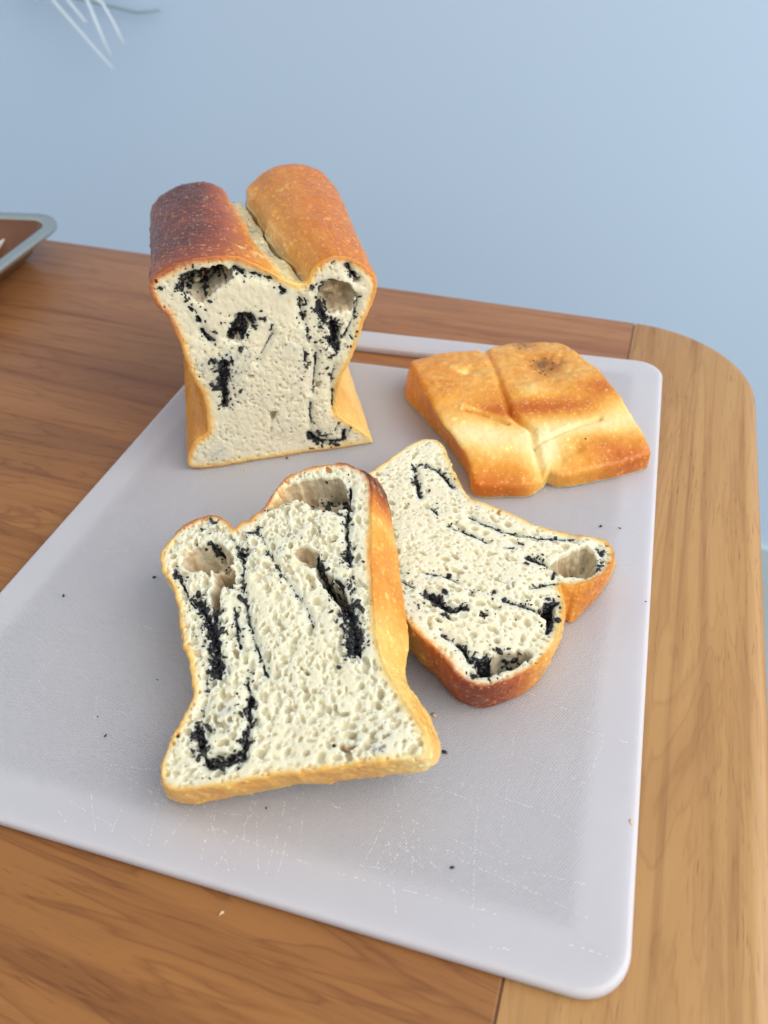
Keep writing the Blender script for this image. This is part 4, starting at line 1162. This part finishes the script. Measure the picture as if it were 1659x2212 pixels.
SD = 'loose black sesame seed lying on the open white board'
for px, sz, lb in (((333, 1248), 1.7, 'black sesame seed on the board beside the leaning slice left lobe'), ((137, 1287), 1.5, SD), ((228, 1590), 1.2, SD), ((340, 1468), .9, SD), ((212, 1548), .8, SD),
                   ((620, 991), 2.0, 'black sesame seed on the board against the base of the half loaf'), ((960, 1625), 2.2, 'large black sesame seed touching the bottom corner of the leaning slice'),
                   ((976, 1874), 1.6, 'black sesame seed among the knife scratches on the bare board'), ((1297, 1137), 1.9, 'larger of two black seeds between the heel and the flat slice'),
                   ((1338, 1141), 1.1, 'smaller of two black seeds between the heel and the flat slice'), ((575, 1746), .9, 'tiny black seed just below the bottom crust of the leaning slice'),
                   ((1395, 1300), .8, 'tiny black seed on the smooth rim of the board beside the flat slice')):
    loose('sesame_seed', px, sz * 1e-3, 0, M_SES, lb, 'sesame seed', 'loose sesame seeds on the board')
for px, sz, lb in (((530, 1018), 2.2, 'tan bread crumb on the board in front of the half loaf'), ((938, 1545), 2.0, 'tan bread crumb on the board beside the leaning slice crust'),
                   ((1363, 1776), 1.4, 'tan bread crumb on the smooth rim of the board'), ((858, 903), 1.4, 'tan bread crumb on the board between the half loaf and the heel'), ((375, 948), 1.0, 'tiny tan crumb on the board beside the half loaf side crust')):
    loose('bread_crumb', px, sz * 1e-3, 0, M_TAN, lb, 'crumb', 'bread crumbs on the board')
loose('bread_crumb', (480, 1973), .0021, TT, M_TAN, 'small cream bread crumb lying on the bare brown table', 'crumb', None)

# ------------------------------------------------------------------ metal tray, far left
zr = .024
c0 = at_z((104, 470), zr)[:2]
ra = at_z((0, 450), zr)[:2]; rb = at_z((0, 578), zr)[:2]
back_d = unit(at_z((60, 455), zr)[:2] - ra); side_d = unit(at_z((82, 515), zr)[:2] - rb)
cor = isect(ra, back_d, rb, side_d)
yd = side_d; xd = np.array([yd[1], -yd[0]])
tw, tl, tr_ = .11, .16, .032
cen = cor - xd * tw - yd * tl
tray = empty('metal_tray', (cen[0], cen[1], TT)); tray.rotation_euler = (0, 0, math.atan2(xd[1], xd[0]))
tag(tray, 'shallow stainless steel tray with a rolled rim standing at the table back', 'tray')
def rings(name, prof, mat, parent, cap=True):
    V = []; F = []; st = []
    for ins, z in prof:
        P = rrect(tw - ins, tl - ins, max(tr_ - ins, .004), 10); st.append(len(V)); V += [(a, b, z) for a, b in P]
    n = len(P)
    for a, b in zip(st[:-1], st[1:]): F += [(a + i, a + (i + 1) % n, b + (i + 1) % n, b + i) for i in range(n)]
    if cap: F.append(tuple(st[-1] + i for i in range(n)))
    return mesh_obj(name, V, F, mat, parent)


zz_ = zr - TT
rings('rim', [(.0006, zz_ - .005), (0, zz_ - .003), (.0004, zz_ - .0008), (.0016, zz_), (.010, zz_ - .0006), (.0122, zz_ - .0018)], M_STEEL, tray, False)
rings('basin', [(.0120, zz_ - .0016), (.0150, zz_ - .006), (.0290, .006), (.033, .0022), (.038, .0014)], M_BROWN_REFL, tray, True)
rings('underside', [(.0120, zz_ - .0022), (.0145, zz_ - .0066), (.0284, .005), (.033, .0006), (.038, .0002)], M_STEEL, tray, True)
# white dish standing in the tray, mostly out of the picture
pd = at_z((-30, 508), .012)
V = []; F = []; n = 32
prof = [(.0, .0), (.011, .0), (.014, .002), (.020, .012), (.0195, .013), (.013, .004), (.0, .003)]
for r, z in prof:
    for k in range(n): V.append((r * math.cos(k * 2 * math.pi / n), r * math.sin(k * 2 * math.pi / n), z))
for a in range(len(prof) - 1): F += [(a * n + k, a * n + (k + 1) % n, (a + 1) * n + (k + 1) % n, (a + 1) * n + k) for k in range(n)]
o = mesh_obj('sauce_dish', V, F, M_GLAZE); o.location = (pd[0] - .004, pd[1], TT + .0014)
tag(o, 'small white round dish standing inside the steel tray', 'dish')

# ------------------------------------------------------------------ white sprig hanging before the wall, top left
wn = -tnor
wall_p = np.array([*wall_c, 0]); wall_n = np.array([*wn, 0.0])
def on_wall(p, off): return at_plane(p, wall_p + wall_n * off, wall_n)


def tube(name, pts, rad, mat, parent, n=8):
    pts = [np.asarray(p, float) for p in pts]; V = []; F = []
    for i, p in enumerate(pts):
        d = unit(pts[min(i + 1, len(pts) - 1)] - pts[max(i - 1, 0)]); a = unit(np.cross(d, [.3, .9, .2])); b = np.cross(d, a)
        for k in range(n): V.append(p + (a * math.cos(6.2832 * k / n) + b * math.sin(6.2832 * k / n)) * rad[i])
    for i in range(len(pts) - 1): F += [(i * n + k, i * n + (k + 1) % n, (i + 1) * n + (k + 1) % n, (i + 1) * n + k) for k in range(n)]
    F.append(tuple(range(n))[::-1]); F.append(tuple((len(pts) - 1) * n + k for k in range(n)))
    return mesh_obj(name, np.array(V) - hub, F, mat, parent)


hub = on_wall((40, -130), .035)
sprig = empty('plastic_sprig', hub)
tag(sprig, 'white plastic sprig of thin stems hanging from the blue wall', 'decoration')
tube('stalk', [on_wall((20, -190), -.004), on_wall((26, -160), .02), hub, on_wall((75, -45), .04), on_wall((110, -10), .032)], [.006, .006, .006, .005, .003], M_GREY_GREEN, sprig)
for pts_, r0 in (([(60, -70), (118, 6), (150, 42), (200, 100), (245, 150)], .0030), ([(80, -45), (150, 5), (186, 50)], .0028), ([(100, -40), (188, 0), (212, 60), (238, 122)], .0036), ([(110, -30), (222, 8), (248, 55), (268, 97)], .0028)):
    tube('needle', [hub if k == 0 else on_wall(p, .045 + .004 * k) for k, p in enumerate(pts_)], [r0 * (1 - .12 * k) for k in range(len(pts_))], M_STEM, sprig)
tube('grey_curve', [hub, on_wall((110, -20), .02), on_wall((190, 2), .012), on_wall((250, 16), .012), on_wall((295, 27), .012), on_wall((345, 22), .012)], [.004, .0035, .0026, .0024, .0022, .0016], M_GREY_GREEN, sprig)  # thin grey-green curved line close to the wall
for pts_ in ([(20, -60), (0, -20), (-20, 4)], [(40, -50), (66, -15), (78, 4)]):
    tube('needle', [hub if k == 0 else on_wall(p, .04) for k, p in enumerate(pts_)], [.004, .0035, .003], M_STEM, sprig)
